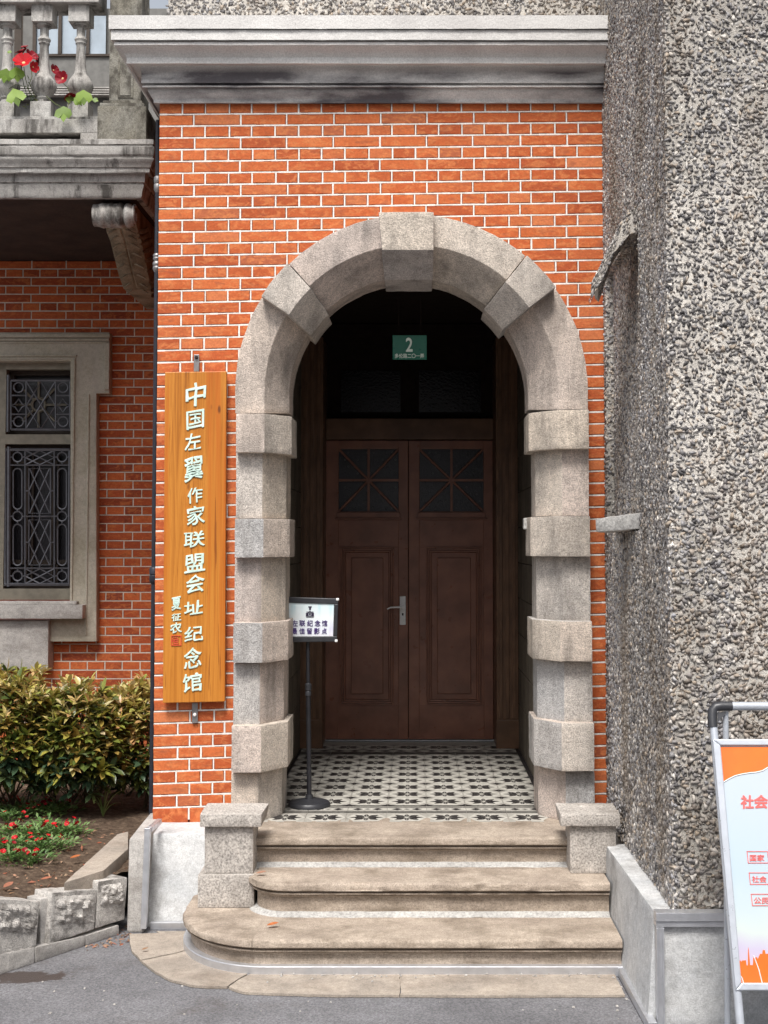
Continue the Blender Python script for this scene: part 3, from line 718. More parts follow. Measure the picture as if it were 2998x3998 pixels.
b = MB(); hz = AZ(1311, DY); b.tube([(hx, DY - .01, hz), (hx, DY - .055, hz)], .009, 8); b.tube([(hx, DY - .052, hz), (hx - .05, DY - .055, hz + .0), (hx - .085, DY - .056, hz - .002), (hx - .108, DY - .058, hz - .014)], .0075, 8, r1=.005); part('handle', b, M['chrome'], lf1, smooth=40)
b = MB(); b.lathe([(.001, AZ(1327, DY) - .008), (.007, AZ(1327, DY) - .008), (.007, AZ(1327, DY) + .008), (.001, AZ(1327, DY) + .008)], (hx, DY - .006), 8); part('keyhole', b, M['black'], lf1)
# casing
b = MB(); cy = 2.17
for (xa, xb, s_) in ((649, 697, 1), (1072, 1119, -1)):
    x0, x1 = AX(xa, cy), AX(xb, cy); zt = 3.2
    b.box(x0, x1, cy, DY + .05, FL + .001, zt)
    for t in (.2, .5, .8): xm = x0 + (x1 - x0) * t; b.box(xm - .012, xm + .012, cy - .010, cy, FL + .20, zt)
    b.box(x0 - .004, x1 + .004, cy - .016, cy, FL + .001, FL + .19)
part('door_casing', b, M['case'], door, bev=.003)
b = MB(); b.box(AX(697, cy), AX(1072, cy), DY - .03, DY + .06, AZ(950, DY), AZ(905, DY)); part('transom', b, M['case'], door, bev=.003)
b = MB(); b.box(AX(700, DY), AX(1066, DY), DY - .012, DY + .05, FL, FL + .008); part('threshold', b, M['alu'], door)
b = MB(); b.box(AX(697, cy), AX(1072, cy), DY + .03, DY + .06, AZ(905, DY), 3.25); b.box(AX(649, cy), AX(1119, cy), cy, DY + .06, 3.21, 3.29); part('fanlight_frame', b, M['void'], door)  # shade above the doors is put into this near-black panel colour
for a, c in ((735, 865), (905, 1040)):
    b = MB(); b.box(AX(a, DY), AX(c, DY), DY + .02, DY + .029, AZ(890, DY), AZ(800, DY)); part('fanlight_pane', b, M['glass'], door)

# ---------------------------------------------------------------- lettering
def text_mesh(body, mat, name='lettering', bold=0, depth=.002, font=None):
    cu = bpy.data.curves.new('t', 'FONT'); cu.body = body; cu.size = 1; cu.offset = bold; cu.extrude = depth / 2; cu.resolution_u = 4
    ob = bpy.data.objects.new('t', cu); C.objects.link(ob); bpy.context.view_layer.update()
    me = bpy.data.meshes.new_from_object(ob.evaluated_get(bpy.context.evaluated_depsgraph_get()))
    bpy.data.objects.remove(ob); bpy.data.curves.remove(cu); me.name = name
    me.materials.clear(); me.materials.append(mat); return me
def fit_text(body, mat, parent, bl, br, tl, thick=.002, bold=0, name='character', shear=0, brush=0, seed=0, bare=False):
    """lay the glyphs into the box with corners bl, br, tl (world)"""
    me = text_mesh(body, mat, name, 0, depth=1)
    n = len(me.vertices); co = np.empty(n * 3, np.float32); me.vertices.foreach_get('co', co); co = co.reshape(-1, 3)
    mn, mx = co.min(0), co.max(0); u = (co[:, 0] - mn[0]) / (mx[0] - mn[0]); v = (co[:, 1] - mn[1]) / max(1e-6, mx[1] - mn[1]); w = np.sign(co[:, 2])
    if shear: v = (v + shear * (u - .5)); v = (v - v.min()) / (v.max() - v.min())
    if brush:
        for i in range(n):
            q = Vector((u[i] * 3.2 + seed * 7, v[i] * 3.2, seed)); u[i] += noise.noise(q) * brush; v[i] += noise.noise(q + Vector((9, 9, 9))) * brush
    bl, br, tl = Vector(bl), Vector(br), Vector(tl); U, V = br - bl, tl - bl; N = U.cross(V).normalized() * -1
    out = np.array(bl)[None] + u[:, None] * np.array(U) + v[:, None] * np.array(V) - (w * thick / 2)[:, None] * np.array(N)
    me.vertices.foreach_set('co', out.astype(np.float32).ravel()); me.update()
    if bold:
        d = bold * 1.1; base = [tuple(v.co) for v in me.vertices]; fs = [tuple(p.vertices) for p in me.polygons]; b = MB(); Nf = np.array(N)
        for k, (du, dv) in enumerate(((0, 0), (d, d * .3), (-d, -d * .3), (d * .3, -d), (-d * .3, d), (d * .7, -d * .7), (-d * .7, d * .7))):
            o_ = U * du * (V.length / U.length if U.length > V.length * 1.5 else 1) + V * dv - N * (.00015 * k) * (-1)
            b.add([Vector(p) + o_ for p in base], fs)
        bpy.data.meshes.remove(me); me = b.mesh(name, [mat])
    return put(name, me, parent)
def fit_at(body, mat, parent, x0, x1, y0, y1, Y, **kw):    # D-picture box on depth Y
    return fit_text(body, mat, parent, A(x0, y1, Y), A(x1, y1, Y), A(x0, y0, Y), **kw)

# house number plate
HY = .5
np_ = thing('number_plate', 'small green enamel house number plate with a white 2 above the door', 'number plate', tuple(A(885, 750, HY)))
b = MB(); p_, q_ = A(848, 777, HY), A(922, 724, HY); b.box(p_.x, q_.x, HY, HY + .006, p_.z, q_.z); part('plate', b, M['green'], np_, bev=.002)
b = MB(); b.box(p_.x + .03, p_.x + .036, HY + .002, HY + .006, q_.z, 3.30); b.box(q_.x - .036, q_.x - .03, HY + .002, HY + .006, q_.z, 3.30); part('fixing', b, M['void'], np_)
fit_at('2', M['white'], np_, 877, 891, 730.5, 759, HY - .002, bold=.03)
fit_at('多伦路二〇一弄', M['white'], np_, 853, 916, 764, 773.5, HY - .002, bold=.012)

# ================================================================ wooden signboard
sb = thing('wooden_signboard', 'tall varnished wooden board with pale carved calligraphy hung on the brick porch', 'signboard', tuple(A(421, 1160, -.05)))
YS = -.055
bl, br, tr, tl = A(351.5, 1519, YS), A(485.5, 1516, YS), A(489, 802, YS), A(356, 804, YS)
b = MB(); dd = Vector((0, .032, 0)); b.hexa([bl, br, br + dd, bl + dd, tl, tr, tr + dd, tl + dd]); part('board', b, M['wood'], sb, bev=.003)
def zc_(x0, x1, y0, y1, base=1250, sc_=1.58): return (x0 / sc_ / K, x1 / sc_ / K, (base + y0 / sc_) / K, (base + y1 / sc_) / K)
chars = [('中', 1148, 1268, 388, 532), ('国', 1152, 1258, 548, 676), ('左', 1142, 1238, 702, 806), ('翼', 1138, 1252, 838, 998), ('作', 1155, 1248, 1033, 1132), ('家', 1154, 1262, 1148, 1264), ('联', 1136, 1262, 1298, 1402), ('盟', 1138, 1264, 1436, 1562), ('会', 1148, 1258, 1570, 1682), ('址', 1138, 1252, 1728, 1818), ('纪', 1140, 1252, 1888, 1984), ('念', 1136, 1242, 2022, 2150)]
for k, (c_, x0, x1, y0, y1) in enumerate(chars):
    fit_at(c_, M['cyan'], sb, *zc_(x0, x1, y0, y1), YS - .003, thick=.005, bold=.013, shear=.18, brush=.06, seed=k)
fit_at('馆', M['cyan'], sb, *zc_(1128, 1246, 42, 160, 2600, 1.582), YS - .003, thick=.005, bold=.013, shear=.14, brush=.06, seed=20)
for k, (c_, x0, x1, y0, y1) in enumerate([('夏', 1060, 1116, 1704, 1790), ('征', 1060, 1116, 1810, 1856), ('农', 1050, 1120, 1868, 1932)]):
    fit_at(c_, M['cyan'], sb, *zc_(x0, x1, y0, y1), YS - .003, thick=.004, bold=.02, shear=.14, brush=.06, seed=30 + k)
x0, x1, y0, y1 = zc_(1055, 1119, 1945, 2008); p_, q_ = A(x0, y1, YS - .002), A(x1, y0, YS - .002)
b = MB(); w_ = .004; b.box(p_.x, q_.x, YS - .004, YS, p_.z, p_.z + w_); b.box(p_.x, q_.x, YS - .004, YS, q_.z - w_, q_.z); b.box(p_.x, p_.x + w_, YS - .004, YS, p_.z + w_, q_.z - w_); b.box(q_.x - w_, q_.x, YS - .004, YS, p_.z + w_, q_.z - w_)
r_ = random.Random(2)
for k in range(4):
    xx = p_.x + .010 + k * .009; b.tube([(xx + r_.uniform(-.003, .003), YS - .002, p_.z + .008 + t * .0075) for t in range(5)], .0017, 4)
    b.tube([(p_.x + .008 + t * .009, YS - .002, p_.z + .010 + k * .009 + r_.uniform(-.003, .003)) for t in range(4)], .0015, 4)
part('seal', b, M['red'], sb)
for (xa, xb, ya, yb_) in ((418.5, 430.5, 766, 803), (414.5, 427.5, 1518, 1562)):
    b = MB(); p_, q_ = A(xa, yb_, -.012), A(xb, ya, -.012); b.box(p_.x, q_.x, -.015, -.008, p_.z, q_.z); br_ = part('bracket', b, M['steel'], sb, bev=.002)
    bz = AZ(ya + 6 if ya < 800 else ya + 26, -.015); xm = (p_.x + q_.x) / 2
    b = MB(); b.loft([[(xm + r * cos(t * pi / 4), y, bz + r * sin(t * pi / 4)) for t in range(8)] for r, y in ((.009, -.015), (.009, -.021), (.005, -.026))]); part('bolt', b, M['black'] if ya < 800 else M['chrome'], br_)

# ================================================================ LEFT HOUSE
house = thing('brick_house', 'darker red brick house set back at left with barred window and stone balcony', 'house', (-2.3, DW, 0))
HXL = -3.6
# window opening and surround
wx1 = AX(152, DW); wzt, wzb = AZ(780, DW), AZ(1296, DW)
b = MB(); yb0 = DW + .010
b.box(wx1, XL + .22, yb0, DW + .2, 0, AZ(565, DW) + .02); b.box(HXL, wx1, yb0, DW + .2, wzt, AZ(565, DW) + .02); b.box(HXL, wx1, yb0, DW + .2, 0, wzb); b.box(HXL, AX(-58, DW), yb0, DW + .2, wzb, wzt)
part('wall', b, M['bed'], house)
quads = []; rib = MB(); g = .0045
zr0 = S(300, 1050, DW).z; dz = (S(300, 1050, DW).z - S(300, 2700, DW).z) / (1650 / 33.35)
hz = .0602 * 2; x_off = S(122, 1100, DW).x; st = (S(262, 1100, DW).x - x_off) * .965
for i in range(-1, 62):
    zt = zr0 - i * dz; zb = zt - dz
    if zb < .15: break
    pit = st if i % 2 else st / 2; ph = x_off if i % 2 else x_off + st / 4
    k0 = int((-3.5 - ph) / pit); xs = [ph + pit * k + R(-.003, .003) for k in range(k0, k0 + 60)]
    xs = [x for x in xs if x < XL + .10] + [XL + .12]
    for a, c in zip(xs, xs[1:]):
        if c - a < .03: continue
        px0, px1 = PX / K + a * F / (CD + DW) / K, PX / K + c * F / (CD + DW) / K; py = (PY + 2118 - PY) / K - ((zt + zb) / 2 - CAMZ) * F / (CD + DW) / K
        if -66 < px1 < 225 and 730 < py < 840: continue
        if -66 < px1 and px0 < 178 and 730 < py < 1375:
            if px1 < 190: continue
            a = (178 * K - PX) * (CD + DW) / F
        if -66 < px1 < 95 and py < 1440 and py > 730: continue
        quads.append((a + g, c - g, zb + g, zb + g, zt - g, zt - g))
        rib.box(c - .0034, c + .0034, DW + .0015, DW + .012, zb, zt)
    pyb = 2118 / K - (zb - CAMZ) * F / (CD + DW) / K
    rib.box((178 * K - PX) * (CD + DW) / F if 730 < pyb < 1375 else -3.6, XL + .12, DW + .001, DW + .012, zb - .0034, zb + .0034)
lay(house, M['brick_old'], quads, rib, M['mortar_old'], (.058, .107, .165, .222), DW, prefix='h', vis=lambda q: (q[1] - q[0]) if q[1] > -2.85 else 0)
b = MB(); b.box(HXL, wx1 + .0, DW + .30, DW + .34, wzb - .1, wzt + .1); b.box(wx1, wx1 + .04, DW + .2, DW + .34, wzb - .1, wzt + .1); part('window_back', b, M['void'], house)

sur = None
SY = DW - .09
def P2(pts, Y): return [(A(x, y, Y).x, A(x, y, Y).z) for x, y in pts]
XO = -60
b = MB(); y1 = DW + .008
def slab(b, x0, x1, yt, yb_, Y, back=y1):
    b.box(AX(x0, Y), AX(x1, Y), Y, back, AZ(yb_, Y), AZ(yt, Y))
b.loft([[ (p[0], SY, p[1]) for p in P2([(XO, 718), (236, 718), (236, 850), (208, 850), (208, 1386), (108, 1386), (108, 1302), (152, 1302), (152, 780), (XO, 780)], SY)],
        [ (p[0], y1, p[1]) for p in P2([(XO, 718), (236, 718), (236, 850), (208, 850), (208, 1386), (108, 1386), (108, 1302), (152, 1302), (152, 780), (XO, 780)], SY)]])
me = b.mesh('window_surround', [M['sill']]); roughen(me, size=.08, amp=.001, bev=.003); sur = put('window_surround', me, house)
b = MB()
slab(b, XO, 232, 721, 729, SY - .028, SY + .01); slab(b, XO, 230, 731, 736, SY - .016, SY + .01); slab(b, XO, 228, 738, 742, SY - .007, SY + .01)
b.box(AX(222, SY), AX(233, SY), SY - .02, SY + .01, AZ(842, SY), AZ(742, SY))
slab(b, XO, 160, 766, 770, SY - .012, SY + .01); slab(b, XO, 157, 773, 777, SY - .006, SY + .01)
b.box(AX(153, SY), AX(158, SY), SY - .012, SY + .01, AZ(1300, SY), AZ(777, SY)); b.box(AX(186, SY), AX(190, SY), SY - .008, SY + .01, AZ(1372, SY), AZ(852, SY))
part('surround_moulding', b, M['sill'], sur, bev=.003)
b = MB(); slab(b, XO, 180, 1307, 1337, SY - .10, SY + .0); b.box(AX(XO, SY), AX(172, SY), SY - .07, SY, AZ(1307, SY - .1), AZ(1298, SY)); me = b.mesh('window_sill', [M['kerb']]); roughen(me, size=.06, amp=.0015, bev=.005); put('window_sill', me, sur)
b = MB(); slab(b, XO, 107, 1341, 1446, SY - .05, y1); me = b.mesh('apron_block', [M['kerb']]); roughen(me, size=.06, amp=.0015, bev=.004); put('apron_block', me, sur)

win = put('window', (lambda b: b.mesh('window', [M['frame']]))(
    MB().box(AX(XO, DW), AX(6, DW), DW + .02, DW + .09, wzb, wzt).box(AX(6, DW), wx1, DW + .02, DW + .09, AZ(959, DW), AZ(938, DW)).box(AX(6, DW), wx1, DW + .02, DW + .09, wzb, AZ(1272, DW))
    .box(AX(6, DW), wx1, DW + .0, DW + .09, AZ(798, DW), wzt + .02)), house)
b = MB()
for (x0, x1, yt, yb_) in ((6, 152, 798, 938), (6, 152, 959, 1272)):
    x0_, x1_, z1_, z0_ = AX(x0, DW), AX(x1, DW), AZ(yt, DW), AZ(yb_, DW); w_ = .03
    b.box(x0_, x0_ + w_, DW + .10, DW + .15, z0_, z1_); b.box(x1_ - w_, x1_, DW + .10, DW + .15, z0_, z1_); b.box(x0_ + w_, x1_ - w_, DW + .10, DW + .15, z0_, z0_ + w_); b.box(x0_ + w_, x1_ - w_, DW + .10, DW + .15, z1_ - w_, z1_)
x0_, x1_ = AX(6, DW), AX(152, DW)
for fx in (.28, .36, .66, .74): xx = x0_ + (x1_ - x0_) * fx; b.box(xx - .007, xx + .007, DW + .11, DW + .14, AZ(1265, DW), AZ(980, DW))
b.box(x0_, x1_, DW + .11, DW + .14, AZ(1220, DW), AZ(1210, DW)); b.box(x0_, x1_, DW + .11, DW + .14, AZ(1000, DW), AZ(993, DW))
part('sash', b, M['dkframe'], win)
for (yt, yb_) in ((798, 938), (959, 1272)):
    b = MB(); b.box(AX(6, DW), AX(152, DW), DW + .16, DW + .165, AZ(yb_, DW), AZ(yt, DW)); part('pane', b, M['glass_pat'], win)
GY = DW + .03
def gp(zx, zy): return S(zx / 3.403, 1700 + zy / 3.403, GY)
def gq(zx, zy): return S(zx / 3.687, 1350 + zy / 3.687, GY)
b = MB(); r0 = .0058
def ln(b, f, *pts, r=r0): b.tube([f(*p) for p in pts], r, 5)
def circ(b, f, cx, cy, rx, ry=None, n=14, r=r0):
    ry = ry or rx; b.tube([f(cx + rx * cos(2 * pi * k / n), cy + ry * sin(2 * pi * k / n)) for k in range(n)], r, 5, closed=True)
def stad(b, f, cx, w, y0, y1):
    pts = [(cx + w * cos(t * pi / 6 + pi), y0 + w + w * sin(t * pi / 6 + pi)) for t in range(7)] + [(cx + w * cos(t * pi / 6), y1 - w + w * sin(t * pi / 6)) for t in range(7)]
    b.tube([f(*p) for p in pts], r0, 5, closed=True)
for x in (335, 722): ln(b, gp, (x, 195), (x, 1985))
for y in (395, 1075, 1765): ln(b, gp, (135, y) if y != 1075 else (330, y), (925 if y != 1075 else 715, y))
for x, s_ in ((234, -1), (825, 1)):
    for y in (288, 1075, 1868):
        circ(b, gp, x, y, 64); ln(b, gp, (x - 100, y), (x - 64, y)); ln(b, gp, (x + 64, y), (x + 100, y))
        ln(b, gp, (x, y - 90), (x, y - 64)); ln(b, gp, (x, y + 64), (x, y + 90))
    stad(b, gp, x, 60, 438, 982); stad(b, gp, x, 60, 1180, 1728)
for (y0, y1_) in ((440, 1035), (1122, 1722)):
    b.tube([gp(383, y0), gp(672, y0), gp(672, y1_), gp(383, y1_)], r0, 5, closed=True); m_ = (y0 + y1_) / 2
    ln(b, gp, (395, y0), (528, m_), (660, y1_)); ln(b, gp, (660, y0), (528, m_), (395, y1_)); ln(b, gp, (528, y0), (383, m_), (528, y1_)); ln(b, gp, (528, y0), (672, m_), (528, y1_))
    ln(b, gp, (335, m_), (383, m_)); ln(b, gp, (672, m_), (722, m_)); ln(b, gp, (528, y0 - 45), (528, y0)); ln(b, gp, (528, y1_), (528, y1_ + 45))
for (y0, y1_) in ((200, 390), (1772, 1970)):
    m_ = (y0 + y1_) / 2; ln(b, gp, (340, y0), (530, m_), (720, y1_)); ln(b, gp, (720, y0), (530, m_), (340, y1_)); ln(b, gp, (340, m_), (530, y0), (720, m_), (530, y1_), (340, m_))
for y in (190, 1980): ln(b, gp, (60, y), (925, y), r=.011)
ln(b, gp, (118, 150), (112, 2010), r=.012); ln(b, gp, (925, 190), (915, 1980), r=.009); ln(b, gp, (75, 170), (70, 2000), r=.009)
part('grille', b, M['iron'], win)
b = MB()
for x in (160, 378, 802, 1008): ln(b, gq, (x, 500), (x, 1205))
ln(b, gq, (160, 1205), (1010, 1205), r=.009); ln(b, gq, (160, 500), (1010, 500), r=.009); ln(b, gq, (120, 420), (115, 1240), r=.012)
for x in (268, 908):
    ln(b, gq, (x - 110, 715), (x + 105, 715)); ln(b, gq, (x - 110, 985), (x + 105, 985)); circ(b, gq, x, 1092, 72); ln(b, gq, (x - 105, 1085), (x - 72, 1085)); ln(b, gq, (x + 72, 1085), (x + 105, 1085)); circ(b, gq, x, 600, 72)
    b.tube([gq(x, 765), gq(x + 50, 835), gq(x + 100, 860), gq(x + 50, 885), gq(x, 955), gq(x - 50, 885), gq(x - 100, 860), gq(x - 50, 835)], r0, 5, closed=True)
ln(b, gq, (378, 510), (802, 1190)); ln(b, gq, (802, 510), (378, 1190)); ln(b, gq, (485, 700), (378, 860), (590, 1195), (802, 860), (695, 700)); ln(b, gq, (378, 860), (590, 520), (802, 860))
part('grille', b, M['iron'], win)
def gr(zx, zy): p = gq(zx, zy); return Vector((p.x * (1 + .02), DW + .145, CAMZ + (p.z - CAMZ) * 1.013))
b = MB(); circ(b, gr, 595, 850, 95, n=20, r=.010)
for t in range(8): a = t * pi / 4; b.tube([gr(595 + 95 * cos(a), 850 + 95 * sin(a)), gr(595 + (400 if t % 4 == 0 else 330) * cos(a), 850 + 330 * sin(a))], .010, 5)
part('glazing_bars', b, M['frame'], win)

# upper storey behind the balcony
UY = 2.42
b = MB(); b.box(HXL, XL + .22, UY + .05, UY + .15, AZ(565, DW) + .03, 5.6); up = part('upper_wall', b, M['greyframe'], house)
ud = put('balcony_door', (lambda b: b.mesh('balcony_door', [M['greyframe']]))(MB()
    .box(S(-400, 100, UY).x, S(90, 100, UY).x, UY, UY + .04, S(0, 390, UY).z, S(0, -200, UY).z)
    .box(S(90, 100, UY).x, S(142, 100, UY).x, UY - .01, UY + .04, S(0, 390, UY).z, S(0, -200, UY).z)
    .box(S(142, 100, UY).x, S(470, 100, UY).x, UY, UY + .04, S(0, 342, UY).z, S(0, 216, UY).z)), house)
b = MB()
for x in (85, 137, 236, 345): b.box(S(x - 7, 100, UY).x, S(x + 6, 100, UY).x, UY - .015, UY + .03, S(0, 216, UY).z, S(0, -200, UY).z)
b.box(S(137, 100, UY).x, S(470, 100, UY).x, UY - .015, UY + .03, S(0, 222, UY).z, S(0, 213, UY).z); b.box(S(60, 100, UY).x, S(87, 100, UY).x, UY - .02, UY + .03, S(0, 300, UY).z, S(0, -200, UY).z)
part('door_stile', b, M['dkframe'], ud)
for x0, x1 in ((-60, 12), (143, 229), (242, 339), (351, 412)):
    b = MB(); b.box(S(x0, 100, UY).x, S(x1, 100, UY).x, UY + .008, UY + .014, S(0, 214, UY).z, S(0, -200, UY).z); part('pane', b, M['glass_sky'], ud)
b = MB()
for k, y in enumerate((345, 354, 363, 372)): b.box(S(-100, 100, UY).x, S(470, 100, UY).x, UY - .03, UY + .02, S(0, y + 4.5, UY).z, S(0, y, UY).z)
part('louvre', b, M['kerb'], ud)

# ---------------------------------------------------------------- balcony
BY = .77
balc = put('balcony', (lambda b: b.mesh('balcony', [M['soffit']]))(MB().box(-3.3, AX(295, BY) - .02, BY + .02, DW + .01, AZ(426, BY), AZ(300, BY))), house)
bcx = AX(296, BY)
bp = [(-.03, AZ(428, BY)), (.0, AZ(428, BY)), (.008, AZ(424, BY)), (.010, AZ(414, BY)), (.020, AZ(404, BY)), (.022, AZ(401, BY)), (.016, AZ(400, BY)), (.016, AZ(398, BY)), (.027, AZ(396, BY)), (.030, AZ(378, BY)), (.034, AZ(375, BY)),
      (.058, AZ(374, BY - .06)), (.062, AZ(372, BY - .06)), (.062, AZ(363, BY - .06)), (.070, AZ(361, BY - .07)), (.080, AZ(350, BY - .08)), (.090, AZ(345, BY - .09)), (.092, AZ(342, BY - .09)), (.084, AZ(341, BY - .09)), (.084, AZ(337, BY - .09)), (.092, AZ(335, BY - .09)), (.094, AZ(333, BY - .09)),
      (.094, AZ(317, BY - .09)), (.082, AZ(316, BY - .08)), (.082, AZ(313, BY - .08)), (.088, AZ(312, BY - .08)), (.088, AZ(302, BY - .08)), (.076, AZ(300, BY - .08)), (-.1, AZ(299, BY - .08) + .006)]
pth = [(-3.3 + .06 * k, BY) for k in range(40) if -3.3 + .06 * k < bcx - .02] + [(bcx, BY), (bcx, BY + .4), (bcx, BY + .9), (bcx, DW)]
b = MB(); b.sweep(bp, pth, jit=chip); part('cornice', b, M['balcony'], balc, smooth=40)
ztop = bp[-1][1]
b = MB(); b.box(-3.3, AX(200, BY), BY, BY + .17, AZ(287, BY), AZ(257, BY)); b.box(-3.3, AX(200, BY), BY + .012, BY + .15, AZ(257, BY), AZ(250, BY)); b.box(AX(162, BY), AX(200, BY), BY, BY + .17, ztop - .01, AZ(287, BY)); b.box(-3.3, AX(162, BY), BY + .12, BY + .17, ztop - .01, AZ(287, BY))
me = b.mesh('bottom_rail', [M['balcony']]); put('bottom_rail', me, balc); bevel(bpy.data.objects['bottom_rail'], .003)
b = MB(); b.box(-3.3, AX(200, BY), BY - .01, BY + .19, S(0, 11, BY).z, S(0, 11, BY).z + .13); part('handrail', b, M['balcony'], balc, bev=.004)
b = MB(); xa, xb = AX(201, BY), AX(308, BY)
b.box(xa, xb, BY - .02, BY + .26, ztop - .005, AZ(229, BY - .02)); b.box(xa + .01, xb - .015, BY - .008, BY + .25, AZ(229, BY - .02), AZ(223, BY)); b.box(xa + .025, xb - .03, BY + .005, BY + .24, AZ(223, BY), AZ(216, BY))
b.box(AX(223, BY), AX(293, BY), BY + .01, BY + .235, AZ(216, BY), S(0, -120, BY).z)
me = b.mesh('corner_post', [M['mossy']]); roughen(me, size=.04, amp=.0015, bev=.004); cp = put('corner_post', me, balc)
b = MB(); b.box(AX(243, BY), AX(276, BY), BY + .004, BY + .012, AZ(210, BY), AZ(40, BY)); b.box(AX(248, BY), AX(271, BY), BY - .000, BY + .006, AZ(206, BY), AZ(45, BY)); part('post_panel', b, M['mossy'], cp)
for cxs in (19, 163, 307):
    hw = 40.3; x0, x1 = S(cxs - hw, 50, BY + .02).x, S(cxs + hw, 50, BY + .02).x; cx = (x0 + x1) / 2; yc = BY + .02 + (x1 - x0) / 2
    z = lambda sy: S(1618, sy, yc).z
    b = MB(); b.box(x0, x1, BY + .02, BY + .02 + x1 - x0, S(0, 82, BY + .02).z, S(0, 12, BY).z + .01)
    b.box(x0, x1, BY + .02, BY + .02 + x1 - x0, AZ(250, BY) + .0, S(0, 395, BY + .02).z)
    k_ = 7.4 / F
    prof = [(r * k_, z(y)) for r, y in ((29, 93), (31, 100), (30, 106), (22, 110), (17.5, 114), (17, 143), (19, 147), (24, 152), (25.5, 158), (22, 164), (21, 168), (22, 172), (18.5, 177), (17.5, 182), (19, 230), (21, 262), (25, 290), (36, 306), (46, 320), (51, 336), (48, 352), (38, 366), (27, 376), (25, 381), (29, 386), (27, 391), (24, 394), (24, 402))]
    prof = [(28 * k_, S(0, 82, BY + .02).z + .01)] + prof
    b.lathe(prof, (cx, yc), 22); part('baluster', b, M['balcony'], balc, smooth=38)
# console bracket
st_ = [(868, .94, 408, 528), (900, 1.0, 412, 536), (940, 1.1, 428, 549), (1000, 1.25, 443, 562), (1070, 1.42, 460, 576), (1125, 1.58, 480, 587), (1148, 1.72, 506, 584)]
STX = [(S(l, y, Y_).x, S(r, y, Y_).x, Y_, S(0, y, Y_).z) for y, Y_, l, r in st_]
XBL, XBR = S(420, 900, 1.0).x, S(497, 900, 1.0).x
b = MB(); rings = []
for XBL, XBR, ya, zz in [(STX[0][0], STX[0][1], .93, STX[0][3] + .12)] + STX:
    w = 0; yb_ = ya + .55; pc = XBL + (XBR - XBL) * .5
    rings.append([(XBL + w, ya + .02, zz), (XBL + .02 + w, ya, zz), (pc - .008, ya - .012, zz), (pc, ya + .004, zz), (pc + .008, ya - .012, zz), (XBR - .02 - w, ya, zz), (XBR - w, ya + .02, zz), (XBR - w - .004, (ya + yb_) / 2, zz + .0), (XBR - w, yb_, zz), (XBL + w, yb_, zz)])
b.loft(rings)
br_ = part('console', b, M['console'], balc, smooth=30)
b = MB(); rings = []; ZC = S(0, 838, .84).z; n = 22; xa, xb = S(364, 838, .84).x, S(520, 838, .84).x
for k in range(n + 1):
    t = k / n; x = xa + (xb - xa) * t; r = .076 - .004 * abs(math.sin(t * pi * 4.5)) * 1.6 - (.016 if t > .74 and t < .80 else 0) - (.012 * (abs(t - .5) * 2) ** 4)
    rings.append([(x, .86 + r * 1.0 * cos(a * 2 * pi / 18), ZC + r * sin(a * 2 * pi / 18)) for a in range(18)])
b.loft(rings); me = b.mesh('scroll', [M['balcony']], 40); put('scroll', me, br_)
b = MB()
for t in range(16): pass
pts = [(xb + .004, .86 + (.060 - .0026 * t) * cos(t * .55 + 1.2), ZC + (.060 - .0026 * t) * sin(t * .55 + 1.2)) for t in range(20)]
b.tube(pts, .010, 6, r1=.004); part('volute', b, M['balcony'], br_, smooth=50)
b = MB()
for k in range(9):
    f = (k + .6) / 9 * 5.6; i = min(5, int(f)); tt = f - i; s0, s1 = STX[i], STX[i + 1] if i < 6 else STX[i]; XBL, XBR, ya, zz = [s0[j] * (1 - tt) + s1[j] * tt for j in range(4)]
    yb_ = ya + .4
    b.hexa([(XBR - .006, ya + .06, zz - .035), (XBR + .012, ya + .10, zz - .03), (XBR + .012, yb_ - .05, zz + .05), (XBR - .006, yb_ - .05, zz + .05), (XBR - .006, ya + .07, zz - .012), (XBR + .006, ya + .11, zz - .010), (XBR + .006, yb_ - .07, zz + .072), (XBR - .006, yb_ - .07, zz + .072)])
    for sg in (-1, 1):
        xm = (XBL + XBR) / 2; x2 = XBL + .012 if sg < 0 else XBR - .012
        b.tube([(xm + sg * .012, ya - .004, zz + .012), ((xm + x2) / 2, ya - .014, zz), (x2, ya + .004, zz - .02)], .009, 6, r1=.004)
part('leaf_carving', b, M['console'], br_, smooth=40)

# ================================================================ drain pipe in the corner
pipe = thing('drain_pipe', 'slim dark drainpipe in the corner between the brick porch and the house', 'drainpipe', tuple(S(602, 3140, .16)))
px_ = S(603, 2000, .16).x
b = MB(); b.tube([(px_, .16, z) for z in (.40, 1.2, 2.2, 3.0, S(0, 470, .16).z)], .0135, 12); part('pipe', b, M['pipe'], pipe, smooth=50)
for (ya, yb_, r) in ((2215, 2275, .0235), (992, 1018, .021), (1022, 1058, .022), (690, 748, .02)):
    z0, z1 = S(0, yb_, .16).z, S(0, ya, .16).z
    b = MB(); b.lathe([(.012, z0 - .01), (r * .8, z0), (r, z0 + .01), (r, (z0 + z1) / 2 - .004), (r * .85, (z0 + z1) / 2), (r, (z0 + z1) / 2 + .004), (r, z1 - .006), (r * .8, z1), (.012, z1 + .004)], (px_, .16), 14); part('collar', b, M['pipe'] if ya > 2000 else M['steel'], pipe, smooth=40)

